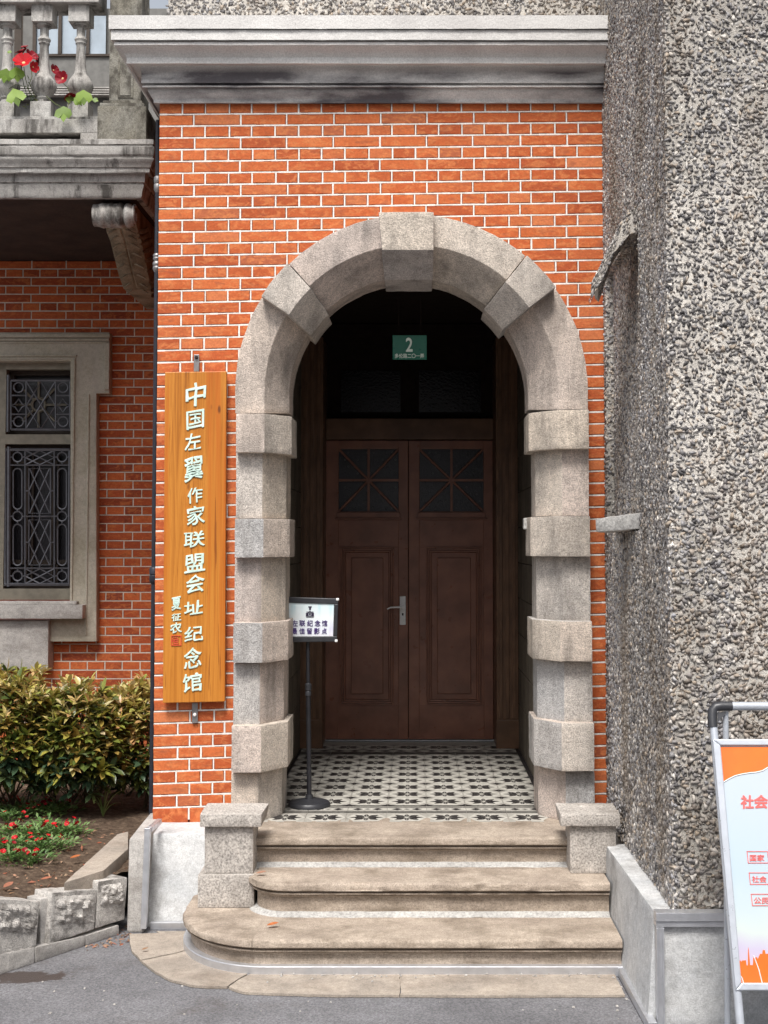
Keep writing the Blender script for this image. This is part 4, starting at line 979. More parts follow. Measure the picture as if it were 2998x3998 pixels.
# ================================================================ PEBBLEDASH WALL on the right
TY = -1.60
tower = thing('pebbledash_wall', 'tall grey pebbledash wall projecting forward on the right of the brick porch', 'wall', (1.2, TY, 0))
TXF, TXN = .968, .978
WZ0, WZ1 = 1.86, AZ(498, -.98); WYn, WYf = -.98, -.06        # blocked window in the side face
b = MB()
b.prismz([(TXF, -.06), (TXN, TY), (3.0, TY), (3.0, 2.6), (TXF, 2.6)], .004, WZ0); b.prismz([(TXF, -.06), (TXN, TY), (3.0, TY), (3.0, 2.6), (TXF, 2.6)], WZ1, 6)
b.prismz([(TXN - .004, WYn), (TXN, TY), (3.0, TY), (3.0, WYn)], WZ0, WZ1); b.prismz([(TXF + .038, WYn), (3.0, WYn), (3.0, WYf), (TXF + .038, WYf)], WZ0, WZ1); b.prismz([(TXF, WYf), (3.0, WYf), (3.0, 2.6), (TXF, 2.6)], WZ0, WZ1)
part('wall_face', b, M['pebbed'], tower)
# hood and sill of the side window
hp = [A(1385, 492, -.98), A(1282, 612, -.98), A(1290, 626, -.98), A(1386, 520, -.98)]
hpr = [A(x, y, -.98) for x, y in ((1384, 440), (1362, 456), (1344, 478), (1312, 545), (1279, 611), (1291, 620), (1303, 600), (1327, 545), (1360, 506), (1388, 498))]
HD = -.62; tipf = A(1285, 612, HD).x
xw = TXF; tip0 = min(p.x for p in hpr)
hqr = [Vector((xw + (p.x - xw) * (tipf - xw) / (tip0 - xw), HD, p.z)) for p in hpr]
b = MB(); b.loft([hpr, hqr]); hood = part('hood', b, M['pebbed'], tower)
sp_ = [A(1391, 1103, -.98), A(1286, 1121, -.72), A(1287, 1150, -.72), A(1391, 1140, -.98)]
b = MB(); e = [Vector((1.05, -.98, sp_[0].z)), Vector((1.05, -.98, sp_[3].z))]
xo = sp_[1].x
b.loft([[Vector((sp_[0].x + .05, -.98, sp_[0].z)), sp_[1], Vector((.95, -.40, sp_[1].z)), Vector((1.05, -.08, sp_[1].z))],
        [Vector((sp_[3].x + .05, -.98, sp_[3].z)), sp_[2], Vector((.95, -.40, sp_[2].z)), Vector((1.05, -.08, sp_[2].z))]])
stonepart('sill', b, M['cement'], tower, 50, size=.04, amp=.003, bev=.006)
# pebbles: one low stone per spot, thousands of them in one mesh
def stones_templates(n=16):
    t = (1 + 5 ** .5) / 2
    v = np.array([(-1, t, 0), (1, t, 0), (-1, -t, 0), (1, -t, 0), (0, -1, t), (0, 1, t), (0, -1, -t), (0, 1, -t), (t, 0, -1), (t, 0, 1), (-t, 0, -1), (-t, 0, 1)], float); v /= np.linalg.norm(v[0])
    f = np.array([(0, 11, 5), (0, 5, 1), (0, 1, 7), (0, 7, 10), (0, 10, 11), (1, 5, 9), (5, 11, 4), (11, 10, 2), (10, 7, 6), (7, 1, 8), (3, 9, 4), (3, 4, 2), (3, 2, 6), (3, 6, 8), (3, 8, 9), (4, 9, 5), (2, 4, 11), (6, 2, 10), (8, 6, 7), (9, 8, 1)])
    out = []
    for k in range(n):
        bm = bmesh.new(); pts = rng.normal(size=(8, 3)); pts /= np.linalg.norm(pts, axis=1)[:, None]
        pts *= np.array([1.05, rng.uniform(.7, 1), rng.uniform(.6, .9)]) * rng.uniform(.85, 1.15, (8, 1))
        for p in pts: bm.verts.new(p)
        bmesh.ops.convex_hull(bm, input=bm.verts); bmesh.ops.triangulate(bm, faces=bm.faces)
        for v_ in [v_ for v_ in bm.verts if not v_.link_faces]: bm.verts.remove(v_)
        bm.verts.index_update(); out.append((np.array([tuple(v_.co) for v_ in bm.verts]), np.array([[l.index for l in f_.verts] for f_ in bm.faces]))); bm.free()
    return out
TPL = stones_templates(24)
PT, PR = .0152, .0112
def scatter(p0, u, v, n, lu, lv, pitch, rad, sink, keep=None, grow=False):
    nu, nv = int(lu / pitch), int(lv / pitch); gu, gv = np.meshgrid(np.arange(nu), np.arange(nv)); gu = gu.ravel() + .5 * (gv.ravel() % 2); gv = gv.ravel()
    a = (gu + rng.uniform(-.38, .38, gu.shape)) * pitch; c = (gv + rng.uniform(-.38, .38, gu.shape)) * pitch
    P = np.array(p0)[None] + a[:, None] * np.array(u) + c[:, None] * np.array(v)
    if keep is not None: m_ = keep(P); P = P[m_]
    P = P[rng.random(len(P)) < .95]
    N = np.array(n); s_ = rng.uniform(.6, 1.35, len(P)) * rad * (1 + (np.clip((2.6 - P[:, 2]) / 2.2, 0, 1) * .22 if grow else 0)); P = P + N * (rng.uniform(-.35, .25, len(P)) * sink)[:, None]
    V = []; FF = []; nb = 0
    for i in range(len(P)):
        t, tf = TPL[int(rng.integers(24))]; FF.append(tf + nb); nb += len(t); a = rng.uniform(0, 2 * pi); ca, sa = cos(a), sin(a)
        U = np.array(u) * ca + np.array(v) * sa; W = -np.array(u) * sa + np.array(v) * ca; el = rng.uniform(1.0, 1.3)
        tilt = rng.uniform(-.5, .5); 
        V.append(P[i] + (t[:, 0:1] * el * U + t[:, 1:2] * W + t[:, 2:3] * (N * .75 + U * tilt)) * s_[i])
    return np.concatenate(V), np.concatenate(FF)
def pebmesh(name, packs, mat, parent):
    V = []; Fs = []; o = 0
    for v, f in packs: V.append(v); Fs.append(f + o); o += len(v)
    V = np.concatenate(V); Fc = np.concatenate(Fs)
    me = bpy.data.meshes.new(name); me.vertices.add(len(V)); me.vertices.foreach_set('co', V.astype(np.float32).ravel())
    me.loops.add(len(Fc) * 3); me.loops.foreach_set('vertex_index', Fc.astype(np.int32).ravel())
    me.polygons.add(len(Fc)); me.polygons.foreach_set('loop_start', np.arange(0, len(Fc) * 3, 3, dtype=np.int32)); me.polygons.foreach_set('loop_total', np.full(len(Fc), 3, np.int32))
    me.update(calc_edges=True); me.materials.append(mat); return put(name, me, parent, kind='stuff')
packs = [scatter((TXN + .004, TY - .001, .425), (1, 0, 0), (0, 0, 1), (0, -1, 0), 1.1, 3.75, PT, PR, .005, grow=True)]
pebmesh('pebbles', packs, M['peb_front'], tower)
def kp(P): return ~((P[:, 1] > WYn) & (P[:, 1] < WYf) & (P[:, 2] > WZ0) & (P[:, 2] < WZ1))
packs = [scatter((TXN, TY + .004, .425), (-.0064, 1, 0), (0, 0, 1), (-1, 0, 0), -TY + .12, 4.5, PT, PR, .005, keep=kp, grow=True),
         scatter((TXF + .038, WYn, WZ0), (0, 1, 0), (0, 0, 1), (-1, 0, 0), WYf - WYn, WZ1 - WZ0, PT, PR, .005)]
hv = (hp[1] - hp[0]); hl = hv.length; hv = hv / hl; hn = hv.cross(Vector((0, 1, 0))).normalized(); hn = hn if hn.x < 0 else -hn
for k in range(4):
    for a, c, sg in ((hpr[k], hpr[k + 1], 1), (hpr[9 - k], hpr[8 - k], -1)):
        hv = c - a; hl = hv.length; hv = hv / hl; hn = Vector((-hv.z, 0, hv.x)); hn = hn if hn.z > 0 else -hn; hn = hn * sg
        dv = (hqr[k if sg > 0 else 9 - k] - a); dl_ = dv.length; packs.append(scatter(tuple(a), tuple(hv), tuple(dv / dl_), tuple(hn), hl, dl_, .0135, .0098, .004))
    mdp = hpr[k].lerp(hpr[9 - k], .12); hv = (hpr[k + 1] - hpr[k]); hl = hv.length; hv = hv / hl; w_ = (hpr[9 - k] - hpr[k]); wl_ = w_.length
    packs.append(scatter(tuple(mdp), tuple(hv), tuple(w_ / wl_), (0, -1, 0), hl, wl_ * .95, .0125, .0095, .004))
packs.append(scatter((TXF + .002, WYf, WZ0), (1, 0, 0), (0, 0, 1), (0, -1, 0), .05, WZ1 - WZ0, PT, PR, .005))
packs.append(scatter((TXF + .002, WYn, WZ1), (1, 0, 0), (0, 1, 0), (0, 0, -1), .05, WYf - WYn, PT, PR, .005))
# rounded front corner
packs.append(scatter((TXN + .003, TY + .003, .425), (.7, -.7, 0), (0, 0, 1), (-.7, -.7, 0), .018, 3.75, PT, PR, .004))
pebmesh('pebbles', packs, M['peb'], tower)
# upper pebbledash wall above the porch cornice
up2 = thing('pebbledash_parapet', 'strip of pebbledash wall rising above the top of the stone cornice', 'wall', (-.2, .14, 3.7))
zc0 = prof_top = AZ(33, -.2165)
b = MB(); b.box(XL + .02, XR + .06, .10, .3, zc0 - .05, 5.2); part('wall_face', b, M['pebbed'], up2)
pebmesh('pebbles', [scatter((XL + .02, .099, zc0 - .02), (1, 0, 0), (0, 0, 1), (0, -1, 0), XR - XL + .05, .45, .0170, .0125, .006)], M['peb_front'], up2)

# plinths
pl = stoneblock('plinth', [(.872, TY - .02, 0), (1.0, TY - .02, 0), (1.0, -.53, 0), (.862, -.53, 0), (.903, TY - .02, .42), (1.0, TY - .02, .42), (1.0, -.53, .42), (.880, -.53, .42)][:8], M['render'], tower, 61, size=.05, amp=.0025, bev=.006, big=.006, bigscale=2.2)
stoneblock('front_plinth', [(.905, TY - .045, 0), (2.6, TY - .045, 0), (2.6, TY - .01, 0), (.905, TY - .01, 0), (.905, TY - .04, .405), (2.6, TY - .04, .405), (2.6, TY - .01, .405), (.905, TY - .01, .405)], M['render'], tower, 62, size=.05, amp=.0025, bev=.006, big=.004, bigscale=3)
b = MB()   # left plinth of the porch: battered panel and a wing wall running back
xa, xb = AX(300, -.38), AX(470, -.38)
stoneblock('plinth', [(xa, -.375, 0), (xb, -.375, 0), (xb, -.002, 0), (xa, -.002, 0), (xa, -.25, .408), (xb, -.25, .408), (xb, -.002, .412), (xa, -.002, .412)], M['render'], porch, 63, size=.05, amp=.002, bev=.008, big=.004, bigscale=3)
xa, xb = S(501, 3300, -.44).x, S(570, 3300, -.44).x
stoneblock('wing_plinth', [(xa, -.46, 0), (xb, -.46, 0), (XL - .02, DW, 0), (XL - .12, DW, 0), (xa, -.43, .425), (xb, -.43, .425), (XL - .02, DW, .425), (XL - .12, DW, .425)], M['kerb'], porch, 64, size=.06, amp=.002, bev=.012)

# metal channels of the flood barrier
def bar(b, p, q, w, h, up=Vector((0, 0, 1))):
    p, q = Vector(p), Vector(q); t = (q - p).normalized(); s_ = t.cross(up).normalized() * w / 2; v = s_.cross(t).normalized() * h / 2
    return b.hexa([p - s_ - v, p + s_ - v, p + s_ + v, p - s_ + v, q - s_ - v, q + s_ - v, q + s_ + v, q - s_ + v])
ch = thing('metal_channel', 'upright aluminium channel with a floor rail on the grey plinth left of the steps', 'metal channel', tuple(S(570, 3630, -.47)), 'flood barrier channels around the steps')
t0, t1 = S(577, 3232, -.44), S(561, 3625, -.475)
b = MB(); bar(b, t0, t1, .030, .026, Vector((1, 0, 0))); part('upright', b, M['alu'], ch, bev=.002)
b = MB(); bar(b, t0 + Vector((.004, .02, -.012)), t0 + Vector((.016, .20, -.012)), .022, .025); part('top_rail', b, M['alu'], ch, bev=.002)
b = MB(); bar(b, (t1.x + .018, -.405, .018), (-1.052, -.405, .018), .03, .034); part('floor_rail', b, M['alu'], ch, bev=.002)
ch2 = thing('metal_channel', 'long aluminium strip curving round the foot of the lowest step', 'metal channel', (0, YN3 - .01, 0), 'flood barrier channels around the steps')
for pth in (p3a + p3b[:30], p3b[29:]):
    b = MB(); b.sweep([(-.038, .044), (-.006, .044), (-.002, .041), (-.002, .003), (-.038, .003)], [p for k, p in enumerate(pth)][2 if pth[0] == p3a[0] else 0:], caps=True); part('strip', b, M['alu'], ch2, smooth=30)
ch3 = thing('metal_channel', 'aluminium channel framing the grey plinth under the pebbledash wall at right', 'metal channel', (.9, TY - .06, 0), 'flood barrier channels around the steps')
b = MB(); bar(b, G(2416, 3772, .022), G(2548, 4010, .022), .034, .034); part('floor_rail', b, M['alu'], ch3, bev=.002)
yy = TY - .062; x0 = S(2562, 3700, yy).x; x1 = S(2592, 3700, yy).x; zt = S(0, 3590, yy).z
b = MB(); b.box(x0, x1, yy, yy + .016, 0, zt - .03); b.box(x0, x0 + .006, yy - .008, yy, 0, zt - .03); b.box(x1 - .006, x1, yy - .008, yy, 0, zt - .03); part('upright', b, M['alu'], ch3, bev=.001)
b = MB(); zz = S(0, 3563, yy).z; b.box(x0, 1.6, yy, yy + .05, zt - .028, zt - .008); b.box(x0, 1.6, yy - .006, yy + .05, zt - .006, zz); part('top_rail', b, M['alu'], ch3, bev=.001)

# small white box just inside the arch
sw = thing('switch_box', 'small white plastic box fixed inside the arch by the second right quoin', 'switch box', tuple(A(1134, 1135, .12)))
b = MB(); p_, q_ = A(1131.5, 1144, .20), A(1140, 1119, .20); b.box(p_.x, q_.x + .03, .20, .26, p_.z, q_.z); part('box', b, M['cement'], sw, bev=.006)

# ================================================================ apron slabs
ap = put('apron', MB().prismz([(-1.2, -.45), (-.6, -1.2), (.8, -1.2), (.8, -.4)], .001, .004).mesh('apron', [M['apron']]), kind='structure')
zq = .012
def gz(pts): return [tuple(G(*p, zq))[:2] for p in pts]
def z1(x, y): return (x / 1.582, 2600 + y / 1.582)
slabs = [[z1(800, 1655), z1(1170, 1640), z1(1175, 1740), z1(1120, 1762), z1(870, 1815), z1(815, 1760), z1(800, 1700)],
         [z1(875, 1822), z1(1122, 1768), z1(1178, 1748), z1(1240, 1800), z1(1400, 1850), z1(1570, 1880), z1(1500, 1915), z1(1400, 1978), z1(1290, 1978), z1(1180, 1970), z1(1050, 1935), z1(960, 1890)],
         [z1(1408, 1982), z1(1505, 1920), z1(1580, 1886), (1030, 3785), (1560, 3790), (1560, 3884), (1300, 3884), z1(1600, 2018), z1(1500, 2012)],
         [(1564, 3790), (2390, 3786), (2440, 3884), (1900, 3886), (1564, 3884)]]
for k, s_ in enumerate(slabs):
    q = gz(s_); q2 = []
    for a, c in zip(q, q[1:] + q[:1]):
        n = max(1, int(math.hypot(c[0] - a[0], c[1] - a[1]) / .03))
        for i in range(n):
            x, y = a[0] + (c[0] - a[0]) * i / n, a[1] + (c[1] - a[1]) * i / n; d = .006
            q2.append((x + noise.noise(Vector((x * 25, y * 25, k))) * d, y + noise.noise(Vector((x * 25, y * 25, k + 9))) * d))
    b = MB(); b.prismz(q2, .002, zq); part('paving_slab', b, M['apron'], ap)

# ================================================================ GARDEN
K0, K1 = Vector((-1.736, -1.051, 0)), Vector((-1.345, -.46, 0)); ku = (K1 - K0).normalized(); kn = Vector((ku.y, -ku.x, 0))
def kpt(sx, sy, off=0): return PL(sx, sy, K0 + kn * off, kn)
def ksu(p): return (p - K0).dot(ku)
gw = thing('garden_kerb', 'low kerb of split rough stones edging the flower bed at bottom left', 'garden kerb', (-1.55, -.75, 0))
def kblock(name, x0, x1, yt0, yt1, yb0, yb1, off, back, mat, seed, z0=None, **kw):
    """zoom-1 picture units; top y at both ends, bottom y at both ends"""
    pts = [kpt(*z1(x0, yb0), off), kpt(*z1(x1, yb1), off), kpt(*z1(x1, yt1), off), kpt(*z1(x0, yt0), off)]
    if z0 is not None:
        for p in pts[:2]: p.z = z0
    bk = -kn * back
    b = MB(); b.hexa([pts[0], pts[1], pts[1] + bk, pts[0] + bk, pts[3], pts[2], pts[2] + bk, pts[3] + bk]); return stonepart(name, b, mat, gw, seed, **kw)
for k, (x0, x1, a, c, d, e) in enumerate(((-400, 216, 1860, 1738, 0, 0), (219, 524, 1737, 1668, 0, 0), (528, 735, 1667, 1600, 0, 0))):
    kblock('kerb_stone', x0, x1, a, c, 1900, 1700, .0, .12, M['kerb'], 70 + k, z0=.0, size=.03, amp=.002, bev=.006)
for k, (x0, x1, a, c) in enumerate(((-380, -60, 1480, 1400), (-50, 246, 1435, 1455), (322, 600, 1400, 1380), (607, 786, 1330, 1305))):
    kblock('rock_base', x0, x1, a, c, 0, 0, -.004, .115, M['rock'], 80 + k, z0=.06, size=.03, amp=.003, bev=.005)
    pts = []
    n1, n2 = 20, 16; xa_, xb_ = x0 + 14, x1 - 14; b = MB(); V = []
    for jj in range(n2 + 1):
        for ii in range(n1 + 1):
            u_, w_ = ii / n1, jj / n2; yy_ = a + (c - a) * u_ + 28 + (175 - (k == 3) * 45) * w_
            p = kpt(*z1(xa_ + (xb_ - xa_) * u_, yy_), 0); e_ = min(1, 5 * min(u_, 1 - u_)) * min(1, 5 * min(w_, 1 - w_))
            q_ = p * 26 + Vector((k * 7, 0, 0)); dd_ = noise.voronoi(q_)[0]; h_ = (.010 + .026 * (dd_[1] - dd_[0]) + .016 * noise.noise(p * 11 + Vector((k, 0, 0))) + .006 * noise.noise(p * 60)) * e_
            V.append(p + kn * (h_ - .003) + Vector((R(-.002, .002), 0, R(-.002, .002))))
    b.add(V, [f_ for jj in range(n2) for ii in range(n1) for q0 in (jj * (n1 + 1) + ii,) for f_ in ((q0, q0 + 1, q0 + n1 + 2), (q0, q0 + n1 + 2, q0 + n1 + 1))])
    part('rough_stone', b, M['rock'], gw)
kblock('infill_stone', 250, 318, 1440, 1430, 1690, 1680, -.03, .09, M['kerb'], 98, z0=.06, size=.03, amp=.003, bev=.004)
b = MB(); 
bk = [K0 - ku * 2.2 - kn * .12, K1 - kn * .12 - ku * .02]
b.hexa([bk[0], bk[1], bk[1] - kn * .03, bk[0] - kn * .03] + [p + Vector((0, 0, .25)) for p in (bk[0], bk[1], bk[1] - kn * .03, bk[0] - kn * .03)]); part('backing', b, M['soil'], gw)

# concrete ledge
lp = [G(*z1(x, y), .30) for x, y in ((395, 1338), (640, 1262), (792, 1128), (792, 1020), (722, 1040))]
lg = thing('concrete_ledge', 'flat concrete ledge slanting between the flower bed and the grey plinth', 'ledge', tuple(lp[1])[:2] + (0,))
b = MB(); b.prismz([(p.x, p.y) for p in lp], .02, .30); me = b.mesh('ledge', [M['apron']]); roughen(me, size=.05, amp=.002, bev=.005); put('ledge', me, lg)

# soil
b = MB(); nx, ny = 90, 90; V = []
def soilz(x, y): return .255 + .035 * noise.noise(Vector((x * 2.2, y * 2.2, 5))) + .010 * noise.noise(Vector((x * 14, y * 14, 1))) + .005 * noise.noise(Vector((x * 40, y * 40, 1)))
for j in range(ny + 1):
    for i in range(nx + 1):
        x = -4.0 + (2.70) * i / nx; yl = min(-.34, K0.y + (x - K0.x) * ku.y / ku.x + .16) if x < -1.40 else -.34
        t = (j / ny) ** 1.5; y = yl + (DW - .02 - yl) * t; V.append((x, y, soilz(x, y)))
b.add(V, [(j * (nx + 1) + i, j * (nx + 1) + i + 1, (j + 1) * (nx + 1) + i + 1, (j + 1) * (nx + 1) + i) for j in range(ny) for i in range(nx)])
put('flower_bed_soil', b.mesh('flower_bed_soil', [M['soil']], 60), kind='structure')

# leaf geometry: folded pointed blade along +x, normal +z
def leafgeo(L, Wd, fold=.25, droop=.15, n=3):
    v = []; f = []
    for i in range(n + 1):
        t = i / n; w = Wd * (sin(pi * min(1, t * .94 + .06)) ** .8) * (1 if t < 1 else 0); z = -droop * L * t * t
        v += [(L * t, -w / 2, z + fold * w / 2), (L * t, 0, z), (L * t, w / 2, z + fold * w / 2)]
    for i in range(n):
        a = i * 3; f += [(a, a + 1, a + 4, a + 3), (a + 1, a + 2, a + 5, a + 4)]
    return v, f
def frame(d, roll=0):
    d = Vector(d).normalized(); up = Vector((0, 0, 1)) if abs(d.z) < .95 else Vector((1, 0, 0)); s_ = up.cross(d).normalized(); u = d.cross(s_)
    m = Matrix((d, s_, u)).transposed().to_4x4(); return m @ Matrix.Rotation(roll, 4, 'X')
def addleaf(mb, p, d, L, Wd, roll, mi=0, **kw):
    v, f = leafgeo(L, Wd, **kw); m = Matrix.Translation(p) @ frame(d, roll); mb.add([m @ Vector(q) for q in v], f, mi)

def make_shrub(cx, cy, rx, ry, z0, z1_, nsh, label, stems, seed, young=.35):
    r = random.Random(seed); sh = thing('shrub', label, 'shrub', (cx, cy, .25), 'evergreen shrubs in the flower bed')
    mats = [M['leaf'], M['leaf_young'], M['leaf_dark'], M['bark']]
    fol = MB(); tw = MB(); singles = []
    cz = (z0 + z1_) / 2; rz = (z1_ - z0) / 2
    for k in range(nsh):
        a = r.uniform(0, 2 * pi); e = math.asin(r.uniform(-.75, 1)); rad = r.uniform(.55, 1.06) ** .6
        d = Vector((cos(a) * cos(e), sin(a) * cos(e), sin(e)))
        if d.y > .35 and r.random() < .5: d.y = -d.y
        bump_ = 1 + .22 * noise.noise(Vector((d.x * 2.4 + seed, d.y * 2.4, d.z * 2.4)))
        p = Vector((cx + d.x * rx * rad * bump_, cy + d.y * ry * rad * bump_, cz + d.z * rz * rad * bump_))
        dirn = (Vector((d.x * .8, d.y * .8, d.z * .5 + .75)) + Vector((r.uniform(-.3, .3), r.uniform(-.3, .3), r.uniform(-.2, .2)))).normalized()
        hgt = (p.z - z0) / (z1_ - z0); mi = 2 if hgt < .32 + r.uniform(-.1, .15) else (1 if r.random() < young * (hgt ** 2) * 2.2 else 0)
        tw.tube([p - dirn * .10 - Vector((0, 0, .03)), p], .0022, 4)
        nl = r.randint(6, 9); a0 = r.uniform(0, 6.28)
        side = dirn.orthogonal().normalized(); side2 = dirn.cross(side)
        for q in range(nl):
            aa = a0 + q * 2.4; tt = q / nl; out = side * cos(aa) + side2 * sin(aa); opn = .5 + .9 * (1 - tt)
            dl = (out * opn + dirn * (1.15 - .5 * (1 - tt)) - Vector((0, 0, .25 if mi == 2 else .05))).normalized()
            L = r.uniform(.054, .092) * (1.0 if mi != 1 else .9)
            if r.random() < .075 and d.y < 0 and rad > .8: singles.append((p - dirn * .03 * (1 - tt), dl, L, mi))
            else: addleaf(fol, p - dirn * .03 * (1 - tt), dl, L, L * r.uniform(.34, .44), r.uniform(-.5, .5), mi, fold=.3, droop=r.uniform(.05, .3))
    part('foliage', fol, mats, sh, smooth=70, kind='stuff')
    for sx, sy, tx, tz in stems:
        tw.tube([(sx, sy, .24), (sx + (tx - sx) * .3, sy + .02, .24 + (tz - .24) * .5), (tx, sy + .05, tz), (tx + r.uniform(-.1, .1), sy + .08, tz + .2)], .012, 7, r1=.005)
        tw.tube([(sx + (tx - sx) * .3, sy + .02, .24 + (tz - .24) * .5), (sx - (tx - sx) * .8 + r.uniform(-.05, .05), sy + .08, tz + .05)], .007, 6, r1=.004)
    for k in range(14):
        a = r.uniform(0, 6.28); tw.tube([(cx + r.uniform(-.1, .1), cy + .05, .3), (cx + cos(a) * rx * .6, cy + sin(a) * ry * .6, cz - rz * .3), (cx + cos(a) * rx * .8, cy + sin(a) * ry * .8, cz + rz * .3)], .006, 5, r1=.002)
    part('branches', tw, M['bark'], sh, smooth=50)
    lm = {}
    for p, dl, L, mi in singles[:90]:
        if mi not in lm:
            b = MB(); v, f = leafgeo(1, .40, fold=.3, droop=.15, n=4); b.add(v, f); lm[mi] = b.mesh('leaf', [mats[mi]], 70)
        put('leaf', lm[mi], sh, loc=p, rot=frame(dl, r.uniform(-.4, .4)).to_euler(), scale=(L, L, L))
    return sh
s1 = GA(118, 1735, .26); s2 = GA(143, 1745, .26)
make_shrub(-2.34, .95, .36, .34, .34, 1.08, 540, 'evergreen shrub below the window at the left edge, tallest of the three', [(s1.x - .05, s1.y, s1.x - .1, .45)], 1)
make_shrub(-1.93, 1.00, .33, .32, .32, 1.00, 540, 'middle evergreen shrub whose forked bare trunk stands behind the red flowers', [(s2.x, s2.y, s2.x + .08, .46), (s1.x, s1.y, s1.x - .03, .46)], 2)
make_shrub(-1.62, 1.18, .26, .30, .30, .98, 430, 'evergreen shrub in the corner beside the dark drainpipe with reddish young tips', [(-1.6, 1.2, -1.55, .42)], 3, young=.6)

# bedding plants with red flowers
def flower_mesh(r0, npet, mats, cup=.35, seed=0):
    r = random.Random(seed); b = MB()
    for k in range(npet):
        a = 2 * pi * k / npet + r.uniform(-.1, .1); w = 2 * pi / npet * .80
        pts = [(0, 0, 0), (r0 * .6 * cos(a - w), r0 * .6 * sin(a - w), r0 * cup * .5), (r0 * cos(a - w * .5), r0 * sin(a - w * .5), r0 * cup * r.uniform(.8, 1.3)), (r0 * 1.05 * cos(a), r0 * 1.05 * sin(a), r0 * cup * 1.1), (r0 * cos(a + w * .5), r0 * sin(a + w * .5), r0 * cup * r.uniform(.8, 1.3)), (r0 * .6 * cos(a + w), r0 * .6 * sin(a + w), r0 * cup * .5)]
        zo = .0008 * k; b.add([(x, y, z + zo) for x, y, z in pts], [(0, 1, 2), (0, 2, 3), (0, 3, 4), (0, 4, 5)], 0)
    b.lathe([(r0 * .16, 0), (r0 * .18, r0 * .12), (r0 * .05, r0 * .18)], (0, 0), 6, 1)
    return b.mesh('flower', mats)
fm = [flower_mesh(.0165, 5, [M['petal'] if k < 4 else M['petal_dark'], M['pollen']], seed=k) for k in range(6)]
fl_spots = [(8, 1742), (40, 1738), (75, 1742), (112, 1760), (15, 1775), (55, 1762), (95, 1785), (130, 1752), (18, 1800), (52, 1805), (88, 1808), (8, 1835), (45, 1838), (85, 1838), (120, 1800), (122, 1832), (155, 1800), (20, 1862), (70, 1862)]
bl_labels = ['at the far left edge of the bed, back row', 'second from the left in the back row', 'in front of the thin left trunk', 'in front of the forked trunk', 'at the left edge, second row', 'near the middle of the back', 'in the middle of the patch', 'at the back right of the patch', 'left of centre', 'in the centre', 'right of centre', 'at the left edge, front rows', 'in the front left', 'in the front middle', 'towards the soil on the right', 'at the lower right of the patch', 'nearest the grassy tuft on the right', 'nearest the rough stones on the left', 'nearest the rough stones at its front']
for k, (px, py) in enumerate(fl_spots):
    p = GA(px, py, .265); r = random.Random(100 + k); p.z = soilz(p.x, p.y)
    t = thing('bedding_plant', 'low red-flowered bedding plant ' + bl_labels[k], 'flowering plant', tuple(p), 'red bedding plants in the flower bed')
    b = MB()
    for q in range(170):
        a = r.uniform(0, 6.28); rr = r.uniform(0, .125); base = p + Vector((cos(a) * rr, sin(a) * rr, r.uniform(.005, .05)))
        addleaf(b, base, (cos(a) * .8, sin(a) * .8, r.uniform(.1, 1)), r.uniform(.022, .038), r.uniform(.010, .015), r.uniform(-.6, .6), 0, n=2)
    part('foliage', b, M['leaf_small'], t)
    for q in range(r.choice((3, 4, 5))):
        a = r.uniform(0, 6.28); rr = r.uniform(.015, .115); put('flower', r.choice(fm), t, loc=p + Vector((cos(a) * rr, sin(a) * rr, r.uniform(.052, .07))), rot=(r.uniform(.1, 1.0), r.uniform(-.4, .4), r.uniform(0, 6)), scale=[r.uniform(.6, 1.0)] * 3)
# strappy tuft
tp = GA(222, 1765, .26); tuft = thing('grass_tuft', 'tuft of long arching strap leaves between red flowers and drainpipe', 'grass plant', tuple(tp), None)
for k, (dx, dz, L) in enumerate(((-.16, .16, 1), (-.10, .20, 1), (.17, .17, 1), (.09, .21, 1), (-.04, .12, 1), (.05, .10, 1), (.12, .09, 1), (-.09, .09, 1), (.02, .19, 1))):
    b = MB(); n = 8; L_ = []; Rr = []
    for i in range(n + 1):
        t_ = i / n; x = dx * t_ ** 1.3; z = dz * (1 - (1 - t_) ** 2) * (1.05 - .25 * t_ * t_ * (abs(dx) * 6)); w = .0065 * (1 - t_ ** 3) + .0005
        yy_ = .05 * sin(k) * t_; L_.append((tp.x + x, tp.y + yy_ - w, tp.z + z + w * .5)); Rr.append((tp.x + x + w * .5, tp.y + yy_ + w, tp.z + z))
    b.add(L_ + Rr, [(i, i + 1, n + 1 + i + 1, n + 1 + i) for i in range(n)]); part('blade', b, M['blade'], tuft)
# fallen leaves
def dryleaf(p, L, rot, mat, label, tilt=(.15, .1)):
    b = MB(); v, f = leafgeo(L, L * .5, fold=.5, droop=-.3, n=4); b.add([(x - L / 2, y, z) for x, y, z in v], f); me = b.mesh('fallen_leaf', [mat], 60)
    o = put('fallen_leaf', me, loc=p + Vector((0, 0, .007)), rot=(tilt[0], tilt[1], rot)); tag(o, label, 'leaf', 'fallen leaves lying about'); return o
dryleaf(G(1065, 3620, Z3 + .003), .05, .3, M['dryred'], 'orange-red fallen leaf on the lowest step tread')
dryleaf(G(1020, 3417, Z2 + .003), .045, .1, M['dry'], 'small brown fallen leaf on the middle step by the left pedestal')
dryleaf(G(*z1(50, 1372), .265), .06, 1.2, M['dry'], 'large pinkish fallen leaf on the soil behind the left rough stone')
dryleaf(G(*z1(285, 1330), .265), .05, .2, M['dry'], 'pinkish fallen leaf on the soil behind the middle rough stone')
dryleaf(G(*z1(465, 1195), .265), .05, .6, M['dryred'], 'red fallen leaf on the soil beside the concrete ledge')
dryleaf(G(*z1(895, 1762), .015), .03, .5, M['dry'], 'small curled pale leaf on the paving apron left of the curved step')
b = MB(); r = random.Random(9)
